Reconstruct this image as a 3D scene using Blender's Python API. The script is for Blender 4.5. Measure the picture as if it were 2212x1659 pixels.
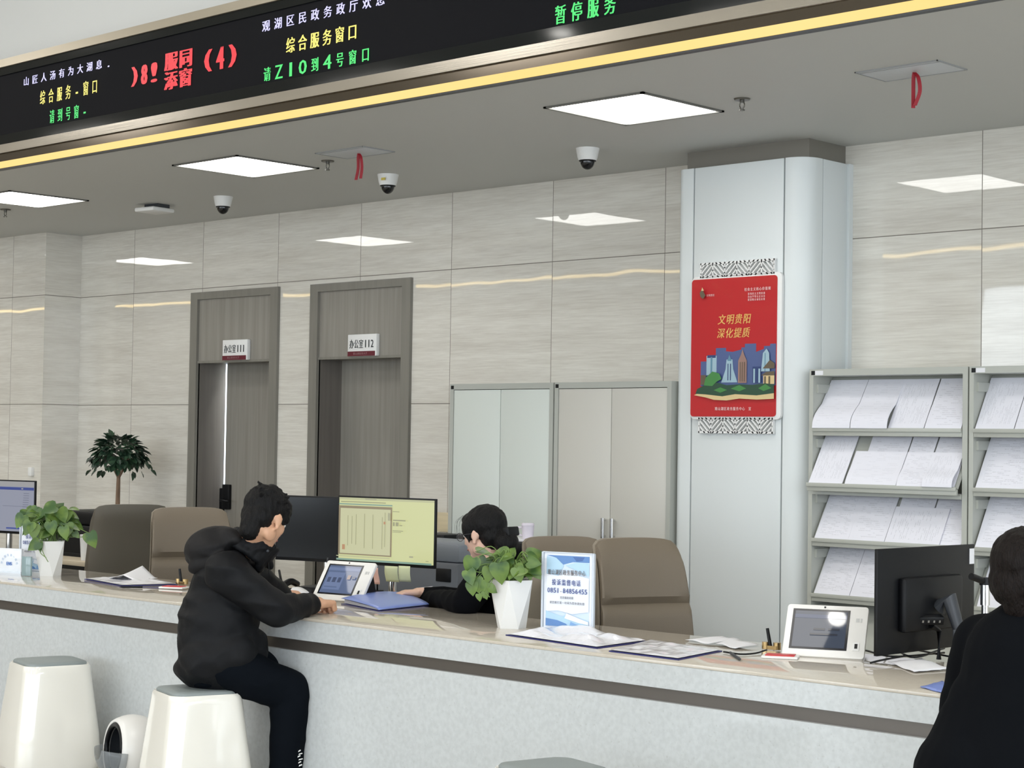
import bpy, bmesh, math, random
from mathutils import Vector, Matrix, noise, Euler
PI = math.pi
for o in list(bpy.data.objects): bpy.data.objects.remove(o, do_unlink=True)
S = bpy.context.scene; C = S.collection
random.seed(7)
def V3(*a): return Vector(a)

# ------------------------------------------------------------------ camera
FPX, YAW, PITCH, ROLL, EYE = 3930.0, -.7580, .03178, .0157, V3(0, 0, 1.48)
_f = V3(math.sin(YAW)*math.cos(PITCH), math.cos(YAW)*math.cos(PITCH), math.sin(PITCH))
_r = V3(math.cos(YAW), -math.sin(YAW), 0); _u = _r.cross(_f)
CR = math.cos(ROLL)*_r+math.sin(ROLL)*_u; CU = -math.sin(ROLL)*_r+math.cos(ROLL)*_u; CF = _f
cam = bpy.data.cameras.new('camera'); camo = bpy.data.objects.new('camera', cam); C.objects.link(camo)
cam.sensor_width = 36; cam.lens = FPX/2212*36; cam.clip_end = 200; cam.clip_start = .05
M = Matrix((CR, CU, -CF)).transposed().to_4x4(); M.translation = EYE; camo.matrix_world = M
S.camera = camo
# ------------------------------------------------------------------ colour management, sky
S.view_settings.view_transform = 'Standard'; S.view_settings.look = 'None'
S.view_settings.exposure = 0.38; S.view_settings.gamma = 1.0; S.view_settings.use_curve_mapping = False
w = bpy.data.worlds.new('sky'); S.world = w; w.use_nodes = True
w.node_tree.nodes['Background'].inputs[0].default_value = (.80, .90, 1.0, 1)
w.node_tree.nodes['Background'].inputs[1].default_value = 2.2
def area(name, loc, sx, sy, power, col, rot=(0, 0, 0)):
    l = bpy.data.lights.new(name, 'AREA'); l.shape = 'RECTANGLE'; l.size = sx; l.size_y = sy; l.energy = power; l.color = col
    o = bpy.data.objects.new(name, l); C.objects.link(o); o.location = loc; o.rotation_euler = rot; return o
# daylight entering by the hall's window wall (rear) and the entrance side
area('rear_window_daylight', (-5.5, -11.6, 2.4), 22, 4.2, 900, (.86, .93, 1.0), (PI/2, 0, 0))
area('side_window_daylight', (6.6, -1.5, 2.3), 13, 4.0, 560, (.86, .93, 1.0), (PI/2, 0, PI/2))
# fill lights added under the unseen hall ceiling to brighten the room
for i in range(6):
    for j in range(3):
        area('hall_fill_light', (-24+i*5, 3.2-j*4.2, 5.13), 1.2, 1.2, 42, (1, .97, .92))

# helpers turning a pixel of the photograph into a point of the place
def ray(x, y): return CF+CR*((x-1106)/FPX)-CU*((y-829.5)/FPX)
def aY(x, y, Y): v = ray(x, y); return EYE+v*(Y/v.y)
def aX(x, y, X): v = ray(x, y); return EYE+v*(X/v.x)
def aZ(x, y, Z): v = ray(x, y); return EYE+v*((Z-1.48)/v.z)
def aD(x, y, d): return EYE+ray(x, y)*d

# ------------------------------------------------------------------ materials
def lin(c):
    c = c/255; return c/12.92 if c <= .04045 else ((c+.055)/1.055)**2.4
def rgb(r, g, b): return (lin(r), lin(g), lin(b), 1)
MC = {}
def mat(name, col, rough=.5, metal=0, spec=.5, emit=0, alpha=1, trans=0, coat=0, noisy=None, bump=None, sheen=0, sss=0):
    """noisy=(scale xyz, amount) varies the base colour; bump=(scale xyz, strength)"""
    if name in MC: return MC[name]
    m = bpy.data.materials.new(name); m.use_nodes = True; nt = m.node_tree; b = nt.nodes['Principled BSDF']
    c = rgb(*col); b.inputs['Base Color'].default_value = c; b.inputs['Roughness'].default_value = rough
    b.inputs['Metallic'].default_value = metal; b.inputs['Specular IOR Level'].default_value = spec
    if coat: b.inputs['Coat Weight'].default_value = coat; b.inputs['Coat Roughness'].default_value = .03
    if trans: b.inputs['Transmission Weight'].default_value = trans
    if alpha < 1: b.inputs['Alpha'].default_value = alpha
    if sheen: b.inputs['Sheen Weight'].default_value = sheen
    if sss: b.inputs['Subsurface Weight'].default_value = sss; b.inputs['Subsurface Scale'].default_value = .01
    if emit: b.inputs['Emission Color'].default_value = c; b.inputs['Emission Strength'].default_value = emit
    def tex(sc, det=4):
        t = nt.nodes.new('ShaderNodeTexCoord'); mp = nt.nodes.new('ShaderNodeMapping'); mp.inputs['Scale'].default_value = sc
        n = nt.nodes.new('ShaderNodeTexNoise'); n.inputs['Scale'].default_value = 1; n.inputs['Detail'].default_value = det
        nt.links.new(t.outputs['Object'], mp.inputs[0]); nt.links.new(mp.outputs[0], n.inputs['Vector']); return n
    if noisy:
        n = tex(noisy[0]); r = nt.nodes.new('ShaderNodeValToRGB'); a = noisy[1]
        r.color_ramp.elements[0].position = .35; r.color_ramp.elements[1].position = .65
        r.color_ramp.elements[0].color = tuple(x*(1-a) for x in c[:3])+(1,); r.color_ramp.elements[1].color = tuple(min(1, x*(1+a)) for x in c[:3])+(1,)
        nt.links.new(n.outputs[0], r.inputs[0]); nt.links.new(r.outputs[0], b.inputs['Base Color'])
    if bump:
        n = tex(bump[0]); bp = nt.nodes.new('ShaderNodeBump'); bp.inputs['Strength'].default_value = bump[1]; bp.inputs['Distance'].default_value = .01
        nt.links.new(n.outputs[0], bp.inputs['Height']); nt.links.new(bp.outputs[0], b.inputs['Normal'])
    MC[name] = m; return m
def node_math(nt, op, a, b=None, c=None):
    n = nt.nodes.new('ShaderNodeMath'); n.operation = op
    for i, v in enumerate((a, b, c)):
        if v is None: continue
        if isinstance(v, (int, float)): n.inputs[i].default_value = v
        else: nt.links.new(v, n.inputs[i])
    return n.outputs[0]
def tile_material(name, axis, x0, dx, z0, dz, extra=()):
    """polished travertine tiles: fine horizontal grain, thin grey joints, glossy; axis = horizontal axis of the wall"""
    m = bpy.data.materials.new(name); m.use_nodes = True; nt = m.node_tree; b = nt.nodes['Principled BSDF']; L = nt.links
    g = nt.nodes.new('ShaderNodeNewGeometry'); sp = nt.nodes.new('ShaderNodeSeparateXYZ'); L.new(g.outputs['Position'], sp.inputs[0])
    h = sp.outputs[axis]; z = sp.outputs[2]
    hu = node_math(nt, 'DIVIDE', node_math(nt, 'SUBTRACT', h, x0), dx); zu = node_math(nt, 'DIVIDE', node_math(nt, 'SUBTRACT', z, z0), dz)
    def edge(u, d, t):
        f = node_math(nt, 'FRACT', u); a = node_math(nt, 'ABSOLUTE', node_math(nt, 'SUBTRACT', f, .5))
        return node_math(nt, 'GREATER_THAN', a, .5-t/d)
    j = node_math(nt, 'MAXIMUM', edge(hu, dx, .0022), edge(zu, dz, .0026))
    ti = node_math(nt, 'ADD', node_math(nt, 'MULTIPLY', node_math(nt, 'FLOOR', hu), 3.7), node_math(nt, 'MULTIPLY', node_math(nt, 'FLOOR', zu), 9.1))
    cb = nt.nodes.new('ShaderNodeCombineXYZ')
    L.new(node_math(nt, 'MULTIPLY', h, 5.0), cb.inputs[0]); L.new(ti, cb.inputs[1]); L.new(node_math(nt, 'MULTIPLY', z, 110.0), cb.inputs[2])
    n = nt.nodes.new('ShaderNodeTexNoise'); n.inputs['Scale'].default_value = 1; n.inputs['Detail'].default_value = 5; n.inputs['Roughness'].default_value = .65
    L.new(cb.outputs[0], n.inputs['Vector'])
    cb2 = nt.nodes.new('ShaderNodeCombineXYZ')
    L.new(node_math(nt, 'MULTIPLY', h, 1.1), cb2.inputs[0]); L.new(ti, cb2.inputs[1]); L.new(node_math(nt, 'MULTIPLY', z, 14.0), cb2.inputs[2])
    n2 = nt.nodes.new('ShaderNodeTexNoise'); n2.inputs['Scale'].default_value = 1; n2.inputs['Detail'].default_value = 3; L.new(cb2.outputs[0], n2.inputs['Vector'])
    mixv = node_math(nt, 'ADD', node_math(nt, 'MULTIPLY', n.outputs[0], .6), node_math(nt, 'MULTIPLY', n2.outputs[0], .4))
    r = nt.nodes.new('ShaderNodeValToRGB'); e = r.color_ramp.elements
    e[0].position = .34; e[0].color = rgb(200, 195, 185); e[1].position = .62; e[1].color = rgb(221, 218, 209)
    L.new(mixv, r.inputs[0])
    mx = nt.nodes.new('ShaderNodeMix'); mx.data_type = 'RGBA'; L.new(j, mx.inputs[0]); L.new(r.outputs[0], mx.inputs[6]); mx.inputs[7].default_value = rgb(112, 106, 96)
    L.new(mx.outputs[2], b.inputs['Base Color'])
    rr = node_math(nt, 'ADD', .02, node_math(nt, 'MULTIPLY', j, .5)); L.new(rr, b.inputs['Roughness'])
    # slow waviness of each polished tile, different from tile to tile
    cb3 = nt.nodes.new('ShaderNodeCombineXYZ'); L.new(node_math(nt, 'MULTIPLY', h, 3.0), cb3.inputs[0]); L.new(ti, cb3.inputs[1]); L.new(node_math(nt, 'MULTIPLY', z, 3.0), cb3.inputs[2])
    n3 = nt.nodes.new('ShaderNodeTexNoise'); n3.inputs['Scale'].default_value = 1; n3.inputs['Detail'].default_value = 1; L.new(cb3.outputs[0], n3.inputs['Vector'])
    bp = nt.nodes.new('ShaderNodeBump'); bp.inputs['Strength'].default_value = .14; bp.inputs['Distance'].default_value = .004; L.new(n3.outputs[0], bp.inputs['Height']); L.new(bp.outputs[0], b.inputs['Normal'])
    b.inputs['Specular IOR Level'].default_value = .55
    return m
def paint(name, col, rough=.6): return mat(name, col, rough, bump=((60, 60, 60), .05))
M_tile = tile_material('travertine_tile', 0, -12.161, .9007, 1.726, .888)
M_tileR = tile_material('travertine_tile_right', 0, -4.673, 1.12, 1.726, .888)
M_tileside = tile_material('travertine_tile_side', 1, 7.5, 2.0, 1.726, .888)
M_ceil = paint('ceiling_paint', (194, 195, 192)); M_plaster = paint('plaster_white', (196, 197, 195)); M_hall = paint('hall_plaster', (215, 213, 206))
M_steel = mat('brushed_steel', (186, 180, 170), .22, 1, bump=((2, 2, 200), .03)); M_bronze = mat('bronze_steel', (112, 104, 94), .14, 1)
M_beige = mat('champagne_metal', (176, 167, 150), .35, .6)
M_black = mat('black_gloss', (16, 18, 22), .22); M_screenblk = mat('led_screen_black', (8, 9, 15), .6, 0, .12)
M_frameblk = mat('led_frame_black', (14, 18, 19), .07, 0, .3)
M_wood = mat('taupe_woodgrain', (138, 134, 126), .45, noisy=((35, 35, 1.2), .10)); M_woodfr = mat('taupe_frame', (124, 121, 113), .4, noisy=((30, 30, 1.5), .05))
M_wooddk = mat('taupe_jamb', (106, 101, 95), .45, noisy=((35, 35, 1.2), .08))
M_clad = mat('pillar_cladding', (214, 219, 219), .42, 0, .4); M_cap = mat('pillar_cap_grey', (128, 124, 116), .4, .3)
M_gap = mat('dark_gap', (30, 32, 36), .6)
M_cab = mat('cabinet_enamel_grey', (196, 202, 196), .38); M_cab2 = mat('cabinet_enamel_warm', (190, 188, 180), .38); M_cabframe = mat('cabinet_frame_grey', (168, 170, 163), .38)
M_shelf = mat('shelf_enamel_grey', (176, 178, 170), .38)
M_chrome = mat('chrome', (225, 225, 225), .12, 1); M_alu = mat('aluminium', (180, 182, 184), .3, 1)
M_white = mat('white_plastic', (232, 230, 226), .3); M_whitem = mat('white_matt', (226, 226, 224), .55); M_blackp = mat('black_plastic', (12, 13, 16), .42, 0, .25)
M_greyp = mat('grey_plastic', (92, 96, 102), .45); M_dgrey = mat('dark_grey_plastic', (52, 55, 60), .45)
M_leather = mat('taupe_leather', (112, 101, 86), .5, bump=((260, 260, 260), .12)); M_leather2 = mat('taupe_leather_edge', (138, 128, 113), .5, bump=((260, 260, 260), .12)); M_leather3 = mat('taupe_leather_back', (90, 85, 75), .5, bump=((260, 260, 260), .12))
M_stool = mat('white_gloss_shell', (236, 233, 224), .13, coat=.5); M_seat = mat('grey_leather_seat', (134, 142, 142), .45, bump=((200, 200, 200), .08))
M_paper = mat('paper_white', (228, 228, 232), .7); M_film = mat('clear_film_sleeve', (232, 232, 238), .08, bump=((9, 9, 9), .9))
M_blue = mat('blue_plastic_folder', (122, 142, 208), .35); M_bluedk = mat('blue_folder_edge', (40, 42, 104), .4)
M_red = mat('red_ink', (196, 44, 48), .4); M_gold = mat('brass', (188, 160, 112), .25, .9); M_redrib = mat('red_ribbon', (150, 18, 34), .6)
M_skin = mat('skin', (206, 160, 130), .5, sss=.08, noisy=((25, 25, 25), .04)); M_skin2 = mat('skin_fair', (214, 176, 156), .5, sss=.08); M_hair = mat('black_hair', (11, 10, 11), .5, 0, .2, noisy=((160, 160, 30), .3), bump=((300, 300, 60), .6))
M_hairb = mat('dark_brown_hair', (20, 14, 12), .5, 0, .15, noisy=((160, 160, 30), .3), bump=((300, 300, 60), .6))
M_jacket = mat('black_jacket_nylon', (15, 16, 19), .6, 0, .2, bump=((16, 16, 16), .3)); M_hood = mat('black_hood_nylon', (27, 26, 27), .65, 0, .2, bump=((18, 18, 18), .35))
M_trous = mat('navy_black_trousers', (6, 11, 18), .85, 0, .1, bump=((14, 14, 14), .3)); M_suit = mat('black_suit_cloth', (8, 9, 13), .9, 0, .08); M_coat = mat('black_wool_coat', (9, 11, 15), .95, 0, .10)
M_lip = mat('lips', (178, 104, 96), .45); M_eye = mat('eye_dark', (28, 22, 20), .2); M_shoe = mat('black_shoe', (24, 24, 26), .4)
def stone(name, col, amt, rgh=.12):
    m = mat(name, col, rgh, noisy=((55, 55, 55), amt), spec=.5); nt = m.node_tree; b = nt.nodes['Principled BSDF']
    src = b.inputs['Base Color'].links[0].from_socket
    t = nt.nodes.new('ShaderNodeTexCoord'); v = nt.nodes.new('ShaderNodeTexNoise'); v.inputs['Scale'].default_value = 85; v.inputs['Detail'].default_value = 5; nt.links.new(t.outputs['Object'], v.inputs['Vector'])
    r = nt.nodes.new('ShaderNodeValToRGB'); r.color_ramp.elements[0].position = .62; r.color_ramp.elements[1].position = .82
    r.color_ramp.elements[0].color = (0, 0, 0, 1); r.color_ramp.elements[1].color = (.5, .5, .5, 1); nt.links.new(v.outputs[0], r.inputs[0])
    mx = nt.nodes.new('ShaderNodeMix'); mx.data_type = 'RGBA'; nt.links.new(r.outputs[0], mx.inputs[0]); nt.links.new(src, mx.inputs[6]); mx.inputs[7].default_value = rgb(150, 150, 146)
    nt.links.new(mx.outputs[2], b.inputs['Base Color']); return m
M_stone = stone('counter_stone_cool_lit_front', (194, 198, 199), .05); M_stonetop = stone('counter_stone_warm_lit_top', (198, 190, 177), .02, .035)  # one stone; cool daylight in front, warm reflected light on top put into colours
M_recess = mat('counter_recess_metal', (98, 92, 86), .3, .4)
M_floor = mat('floor_tile', (186, 182, 174), .12, noisy=((1.5, 1.5, 1.5), .04))
def emis(name, col, s):
    m = bpy.data.materials.new(name); m.use_nodes = True; b = m.node_tree.nodes['Principled BSDF']
    b.inputs['Base Color'].default_value = (.02, .02, .02, 1); b.inputs['Roughness'].default_value = .25
    b.inputs['Emission Color'].default_value = rgb(*col); b.inputs['Emission Strength'].default_value = s*.77; return m
M_lamp = emis('lamp_diffuser', (255, 253, 248), 11); M_yellow = emis('warm_led_strip', (255, 216, 128), 1.05)
M_ledw = emis('led_white_violet', (206, 204, 255), 1.3); M_ledy = emis('led_yellow', (250, 236, 120), 1.1); M_ledg = emis('led_green', (70, 228, 116), 1.1); M_ledr = emis('led_red', (244, 54, 66), 1.0)
def paper_print(name, seed, amt=.5, sc=1.0, vert=False):
    """white form with faint printed lines of text"""
    m = bpy.data.materials.new(name); m.use_nodes = True; nt = m.node_tree; b = nt.nodes['Principled BSDF']; L = nt.links
    t = nt.nodes.new('ShaderNodeTexCoord'); sp = nt.nodes.new('ShaderNodeSeparateXYZ'); L.new(t.outputs['UV'], sp.inputs[0])
    u, v = sp.outputs[0], sp.outputs[1]
    if vert: u, v = v, u
    rows = node_math(nt, 'MULTIPLY', v, 26*sc); fr = node_math(nt, 'FRACT', rows); line = node_math(nt, 'LESS_THAN', fr, .42)
    cb = nt.nodes.new('ShaderNodeCombineXYZ'); L.new(node_math(nt, 'MULTIPLY', u, 2.6), cb.inputs[0]); L.new(node_math(nt, 'MULTIPLY', node_math(nt, 'FLOOR', rows), 7.3), cb.inputs[1]); cb.inputs[2].default_value = seed
    n = nt.nodes.new('ShaderNodeTexNoise'); n.inputs['Scale'].default_value = 1.6; n.inputs['Detail'].default_value = 0; L.new(cb.outputs[0], n.inputs['Vector'])
    on = node_math(nt, 'GREATER_THAN', n.outputs[0], .52)
    cb2 = nt.nodes.new('ShaderNodeCombineXYZ'); L.new(node_math(nt, 'MULTIPLY', u, 60), cb2.inputs[0]); L.new(rows, cb2.inputs[1]); cb2.inputs[2].default_value = seed
    n2 = nt.nodes.new('ShaderNodeTexNoise'); n2.inputs['Scale'].default_value = 1.5; L.new(cb2.outputs[0], n2.inputs['Vector'])
    gly = node_math(nt, 'GREATER_THAN', n2.outputs[0], .46)
    mg = node_math(nt, 'MULTIPLY', node_math(nt, 'LESS_THAN', node_math(nt, 'ABSOLUTE', node_math(nt, 'SUBTRACT', u, .5)), .40), node_math(nt, 'LESS_THAN', node_math(nt, 'ABSOLUTE', node_math(nt, 'SUBTRACT', v, .5)), .43))
    f = node_math(nt, 'MULTIPLY', node_math(nt, 'MULTIPLY', node_math(nt, 'MULTIPLY', line, on), gly), node_math(nt, 'MULTIPLY', mg, amt))
    mx = nt.nodes.new('ShaderNodeMix'); mx.data_type = 'RGBA'; L.new(f, mx.inputs[0]); mx.inputs[6].default_value = rgb(226, 226, 234); mx.inputs[7].default_value = rgb(90, 92, 100)
    L.new(mx.outputs[2], b.inputs['Base Color']); b.inputs['Roughness'].default_value = .6; return m
M_form = [paper_print('printed_form_'+n, i*3.1, a, s, v) for i, (n, a, s, v) in enumerate((('sparse', .20, 1, False), ('dense', .26, 1.4, False), ('columns', .22, 1.1, True), ('faint', .10, .8, False)))]
def leafmat(name, c1, c2):
    m = mat(name, c1, .4); nt = m.node_tree; b = nt.nodes['Principled BSDF']
    t = nt.nodes.new('ShaderNodeTexCoord'); n = nt.nodes.new('ShaderNodeTexNoise'); n.inputs['Scale'].default_value = 16; nt.links.new(t.outputs['Object'], n.inputs['Vector'])
    r = nt.nodes.new('ShaderNodeValToRGB'); r.color_ramp.elements[0].position = .4; r.color_ramp.elements[1].position = .6
    r.color_ramp.elements[0].color = rgb(*c1); r.color_ramp.elements[1].color = rgb(*c2); nt.links.new(n.outputs[0], r.inputs[0]); nt.links.new(r.outputs[0], b.inputs['Base Color'])
    return m
M_leaf = leafmat('pothos_leaf', (52, 84, 34), (96, 122, 50)); M_leafd = leafmat('dark_tree_leaf', (28, 50, 38), (48, 74, 52))
M_stem = mat('green_stem', (110, 138, 70), .5); M_bark = mat('grey_brown_bark', (128, 104, 84), .8, noisy=((40, 40, 8), .2)); M_soil = mat('soil', (52, 42, 34), .9)
M_clear = mat('clear_acrylic', (235, 245, 250), .05, trans=1.0)

# ------------------------------------------------------------------ mesh helpers
def new(name, bm, m, parent=None, smooth=False, bevel=0, seg=2):
    if bevel:
        es = [e for e in bm.edges if len(e.link_faces) == 2 and e.calc_face_angle(0) > .5]
        bmesh.ops.bevel(bm, geom=es, offset=bevel, segments=seg, affect='EDGES', profile=.5, clamp_overlap=True)
    me = bpy.data.meshes.new(name); bm.to_mesh(me); bm.free()
    ms = m if isinstance(m, (list, tuple)) else [m]
    for x in ms: me.materials.append(x)
    o = bpy.data.objects.new(name, me); C.objects.link(o)
    if smooth or bevel:
        for p in me.polygons: p.use_smooth = True
        if bevel or smooth == 'auto':
            try: me.set_sharp_from_angle(angle=math.radians(40))
            except Exception: pass
    if parent is not None: o.parent = parent; o.matrix_parent_inverse = parent.matrix_world.inverted() if False else Matrix.Translation(-parent.location) if parent.type == 'EMPTY' and tuple(parent.rotation_euler) == (0, 0, 0) else inv_world(parent)
    return o
def inv_world(p):
    m = p.matrix_basis.copy(); q = p
    while q.parent: m = q.parent.matrix_basis @ q.matrix_parent_inverse @ m; q = q.parent
    return m.inverted()
def tag(o, label, cat, group=None):
    o['label'] = label; o['category'] = cat
    if group: o['group'] = group
    return o
def thing(name, loc, label, cat, group=None):
    o = bpy.data.objects.new(name, None); o.empty_display_size = .1; C.objects.link(o); o.location = loc; return tag(o, label, cat, group)
def structure(o): o['kind'] = 'structure'; return o
def sroot(name, loc):
    o = bpy.data.objects.new(name, None); C.objects.link(o); o.location = loc; o['kind'] = 'structure'; return o
def BM(): return bmesh.new()
def box(bm, lo, hi, M=None, mi=0):
    lo, hi = Vector(lo), Vector(hi); c = (lo+hi)/2; d = hi-lo
    T = Matrix.Translation(c) @ Matrix.Diagonal((d.x, d.y, d.z, 1))
    r = bmesh.ops.create_cube(bm, size=1, matrix=(M @ T) if M else T)
    if mi:
        for f in {f for v in r['verts'] for f in v.link_faces}: f.material_index = mi
    return r['verts']
def cyl(bm, p0, p1, r0, r1=None, n=24, cap=True, mi=0):
    p0, p1 = Vector(p0), Vector(p1); d = p1-p0; r1 = r0 if r1 is None else r1
    T = Matrix.Translation((p0+p1)/2) @ d.to_track_quat('Z', 'Y').to_matrix().to_4x4()
    r = bmesh.ops.create_cone(bm, cap_ends=cap, segments=n, radius1=r0, radius2=r1, depth=d.length, matrix=T)
    if mi:
        for f in {f for v in r['verts'] for f in v.link_faces}: f.material_index = mi
    return r['verts']
def ell(bm, c, r, R=None, n=20):
    T = Matrix.Translation(c) @ (R.to_4x4() if R else Matrix.Identity(4)) @ Matrix.Diagonal((r[0], r[1], r[2], 1))
    return bmesh.ops.create_uvsphere(bm, u_segments=n, v_segments=max(8, n*2//3), radius=1, matrix=T)['verts']
def cap(bm, p0, r0, p1, r1, n=14):
    p0, p1 = Vector(p0), Vector(p1)
    ell(bm, p0, (r0,)*3, n=n); ell(bm, p1, (r1,)*3, n=n)
    if (p1-p0).length > 1e-4: cyl(bm, p0, p1, r0, r1, n)
def tube(bm, pts, rad, n=8, flat=1):
    pts = [Vector(p) for p in pts]; rings = []
    for i, p in enumerate(pts):
        t = (pts[min(i+1, len(pts)-1)]-pts[max(i-1, 0)]).normalized(); q = t.to_track_quat('Z', 'Y')
        r = rad[i] if isinstance(rad, (list, tuple)) else rad
        rings.append([bm.verts.new(p+q @ V3(math.cos(a)*r, math.sin(a)*r*flat, 0)) for a in (2*PI*k/n for k in range(n))])
    for a, b in zip(rings, rings[1:]):
        for k in range(n): bm.faces.new((a[k], a[(k+1) % n], b[(k+1) % n], b[k]))
    bm.faces.new(rings[0][::-1]); bm.faces.new(rings[-1])
def curve(pts, n=8):
    """Catmull-Rom through points"""
    P = [Vector(p) for p in pts]; P = [P[0]*2-P[1]]+P+[P[-1]*2-P[-2]]; out = []
    for i in range(1, len(P)-2):
        for k in range(n):
            t = k/n; a, b, c, d = P[i-1], P[i], P[i+1], P[i+2]
            out.append(.5*((2*b)+(c-a)*t+(2*a-5*b+4*c-d)*t*t+(3*b-a-3*c+d)*t**3))
    out.append(P[-2]); return out
def prism(bm, poly, h, M=None, mi=0):
    """poly: list of (x,y); extruded 0..h in z; M maps"""
    M = M or Matrix.Identity(4)
    a = [bm.verts.new(M @ V3(x, y, 0)) for x, y in poly]; b = [bm.verts.new(M @ V3(x, y, h)) for x, y in poly]
    fs = [bm.faces.new(a[::-1]), bm.faces.new(b)]+[bm.faces.new((a[i], a[(i+1) % len(a)], b[(i+1) % len(a)], b[i])) for i in range(len(a))]
    for f in fs: f.material_index = mi
def rrect(w_, h_, r, n=5, cx=0, cy=0):
    out = []
    for k, (sx, sy) in enumerate(((1, 1), (-1, 1), (-1, -1), (1, -1))):
        for i in range(n+1):
            a = PI/2*(k+i/n); out.append((cx+sx*(w_/2-r)+r*math.cos(a), cy+sy*(h_/2-r)+r*math.sin(a)))
    return out
def fixn(bm): bmesh.ops.recalc_face_normals(bm, faces=bm.faces)
def frame(o, ex, ey, ez): m = Matrix((ex, ey, ez)).transposed().to_4x4(); m.translation = o; return m
FRONT = lambda x, y, z: frame(V3(x, y, z), V3(1, 0, 0), V3(0, 0, 1), V3(0, -1, 0))  # local xy on a wall that faces -Y
def faceM(p, yaw, tilt=0):
    """plane whose outward normal starts as -Y, turned by yaw about Z and leaned back by tilt (top away)"""
    return Matrix.Translation(p) @ Matrix.Rotation(yaw, 4, 'Z') @ Matrix.Rotation(-tilt, 4, 'X') @ FRONT(0, 0, 0)
_tc = {}
def glyph(ch):
    if ch not in _tc:
        cu = bpy.data.curves.new('glyph', 'FONT'); cu.body = ch; cu.size = 1; cu.resolution_u = 2; cu.align_x = 'LEFT'
        o = bpy.data.objects.new('glyph', cu); C.objects.link(o); dg = bpy.context.evaluated_depsgraph_get(); dg.update()
        me = bpy.data.meshes.new_from_object(o.evaluated_get(dg)); vs = [v.co.copy() for v in me.vertices]; fs = [tuple(p.vertices) for p in me.polygons]
        bpy.data.objects.remove(o, do_unlink=True); bpy.data.meshes.remove(me); _tc[ch] = (vs, fs)
    return _tc[ch]
def write(bm, s, M, x0, y0, w_, h_, pitch=None, lift=.002, bold=0, mi=0, italic=0):
    """lay characters of string s from x0 on, baseline y0, each in a cell w_ x h_; M maps local xy plane with z outward"""
    pitch = pitch or w_*1.15
    for i, ch in enumerate(s):
        if ch == ' ': continue
        vs, fs = glyph(ch)
        if not vs: continue
        xs = [v.x for v in vs]; ys = [v.y for v in vs]; cjk = ord(ch) > 0x2E00
        if cjk: a0, a1, b0, b1 = 0, max(1.0, max(xs)), min(-.08, min(ys)), max(.84, max(ys))
        elif ch in '.-,·~': a0, a1, b0, b1 = min(xs)-.2, max(xs)+.2, 0, .72
        else: a0, a1, b0, b1 = min(xs), max(xs), min(ys), max(ys)
        if ch == '1': a0 -= .12; a1 += .12
        for kk, dx in enumerate([0] if not bold else [-bold, 0, bold]):
            nv = [bm.verts.new(M @ V3(x0+i*pitch+(v.x-a0)/(a1-a0)*w_+dx+italic*(v.y-b0), y0+(v.y-b0)/(b1-b0)*h_, lift+kk*.0003)) for v in vs]
            for f in fs:
                try: bm.faces.new([nv[k] for k in f]).material_index = mi
                except ValueError: pass
def quads(name, M, items, mats, parent=None):
    """items: (poly or (x0,y0,x1,y1), material index); later items lie a hair further out"""
    bm = BM()
    for k, (q, mi) in enumerate(items):
        z = .0006*(k+1)
        P = q if not isinstance(q[0], (int, float)) else [(q[0], q[1]), (q[2], q[1]), (q[2], q[3]), (q[0], q[3])]
        try:
            f = bm.faces.new([bm.verts.new(M @ V3(x, y, z)) for x, y in P]); f.material_index = mi
        except ValueError: pass
    return new(name, bm, mats, parent)
def remeshed(name, bm, m, parent, voxel=.008, smooth=3, disp=None):
    me = bpy.data.meshes.new('tmp'); bm.to_mesh(me); bm.free(); o = bpy.data.objects.new('tmp', me); C.objects.link(o)
    r = o.modifiers.new('r', 'REMESH'); r.mode = 'VOXEL'; r.voxel_size = voxel
    s = o.modifiers.new('s', 'SMOOTH'); s.iterations = smooth; s.factor = .5
    dg = bpy.context.evaluated_depsgraph_get(); dg.update(); out = bpy.data.meshes.new_from_object(o.evaluated_get(dg))
    bpy.data.objects.remove(o, do_unlink=True); bpy.data.meshes.remove(me)
    if disp:
        nr = [v.normal.copy() for v in out.vertices]
        for v, n in zip(out.vertices, nr): v.co += n*disp(v.co, n)
    for p in out.polygons: p.use_smooth = True
    out.materials.clear(); out.materials.append(m); out.name = name
    ob = bpy.data.objects.new(name, out); C.objects.link(ob)
    if parent is not None: ob.parent = parent; ob.matrix_parent_inverse = inv_world(parent)
    return ob

exec_parts = []
# ================================================================== SETTING
CEIL = 3.124; WY = 8.44
bm = BM(); box(bm, (-42, -11, -.1), (6, 9.6, 0)); structure(new('floor', bm, M_floor))
bm = BM(); box(bm, (-42, 5.985, CEIL), (6, 9.6, CEIL+.1)); structure(new('ceiling', bm, M_ceil))
bm = BM(); box(bm, (-42, -11, 5.2), (6, 6.05, 5.3)); structure(new('ceiling_hall', bm, M_hall))
# back wall with two door openings
D1 = (-11.374, -10.327, 2.583); D2 = (-9.965, -8.923, 2.579)
bm = BM()
for x0, x1, z0, z1 in ((-12.91, D1[0], 0, CEIL), (D1[0], D1[1], D1[2], CEIL), (D1[1], D2[0], 0, CEIL), (D2[0], D2[1], D2[2], CEIL), (D2[1], -5.9, 0, CEIL)):
    box(bm, (x0, WY, z0), (x1, WY+.3, z1))
structure(new('wall_back', bm, M_tile))
bm = BM(); box(bm, (-5.9, WY, 0), (5.9, WY+.3, CEIL)); structure(new('wall_back_right', bm, M_tileR))
bm = BM(); box(bm, (-42, 8.10, 0), (-12.91, WY+.3, CEIL))
wl = new('wall_left', bm, [tile_material('travertine_tile_projection', 0, -13.40, .9, 1.726, .888), M_tileside]); structure(wl)
for p in wl.data.polygons:
    if abs(p.normal.x) > .9: p.material_index = 1
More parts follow.
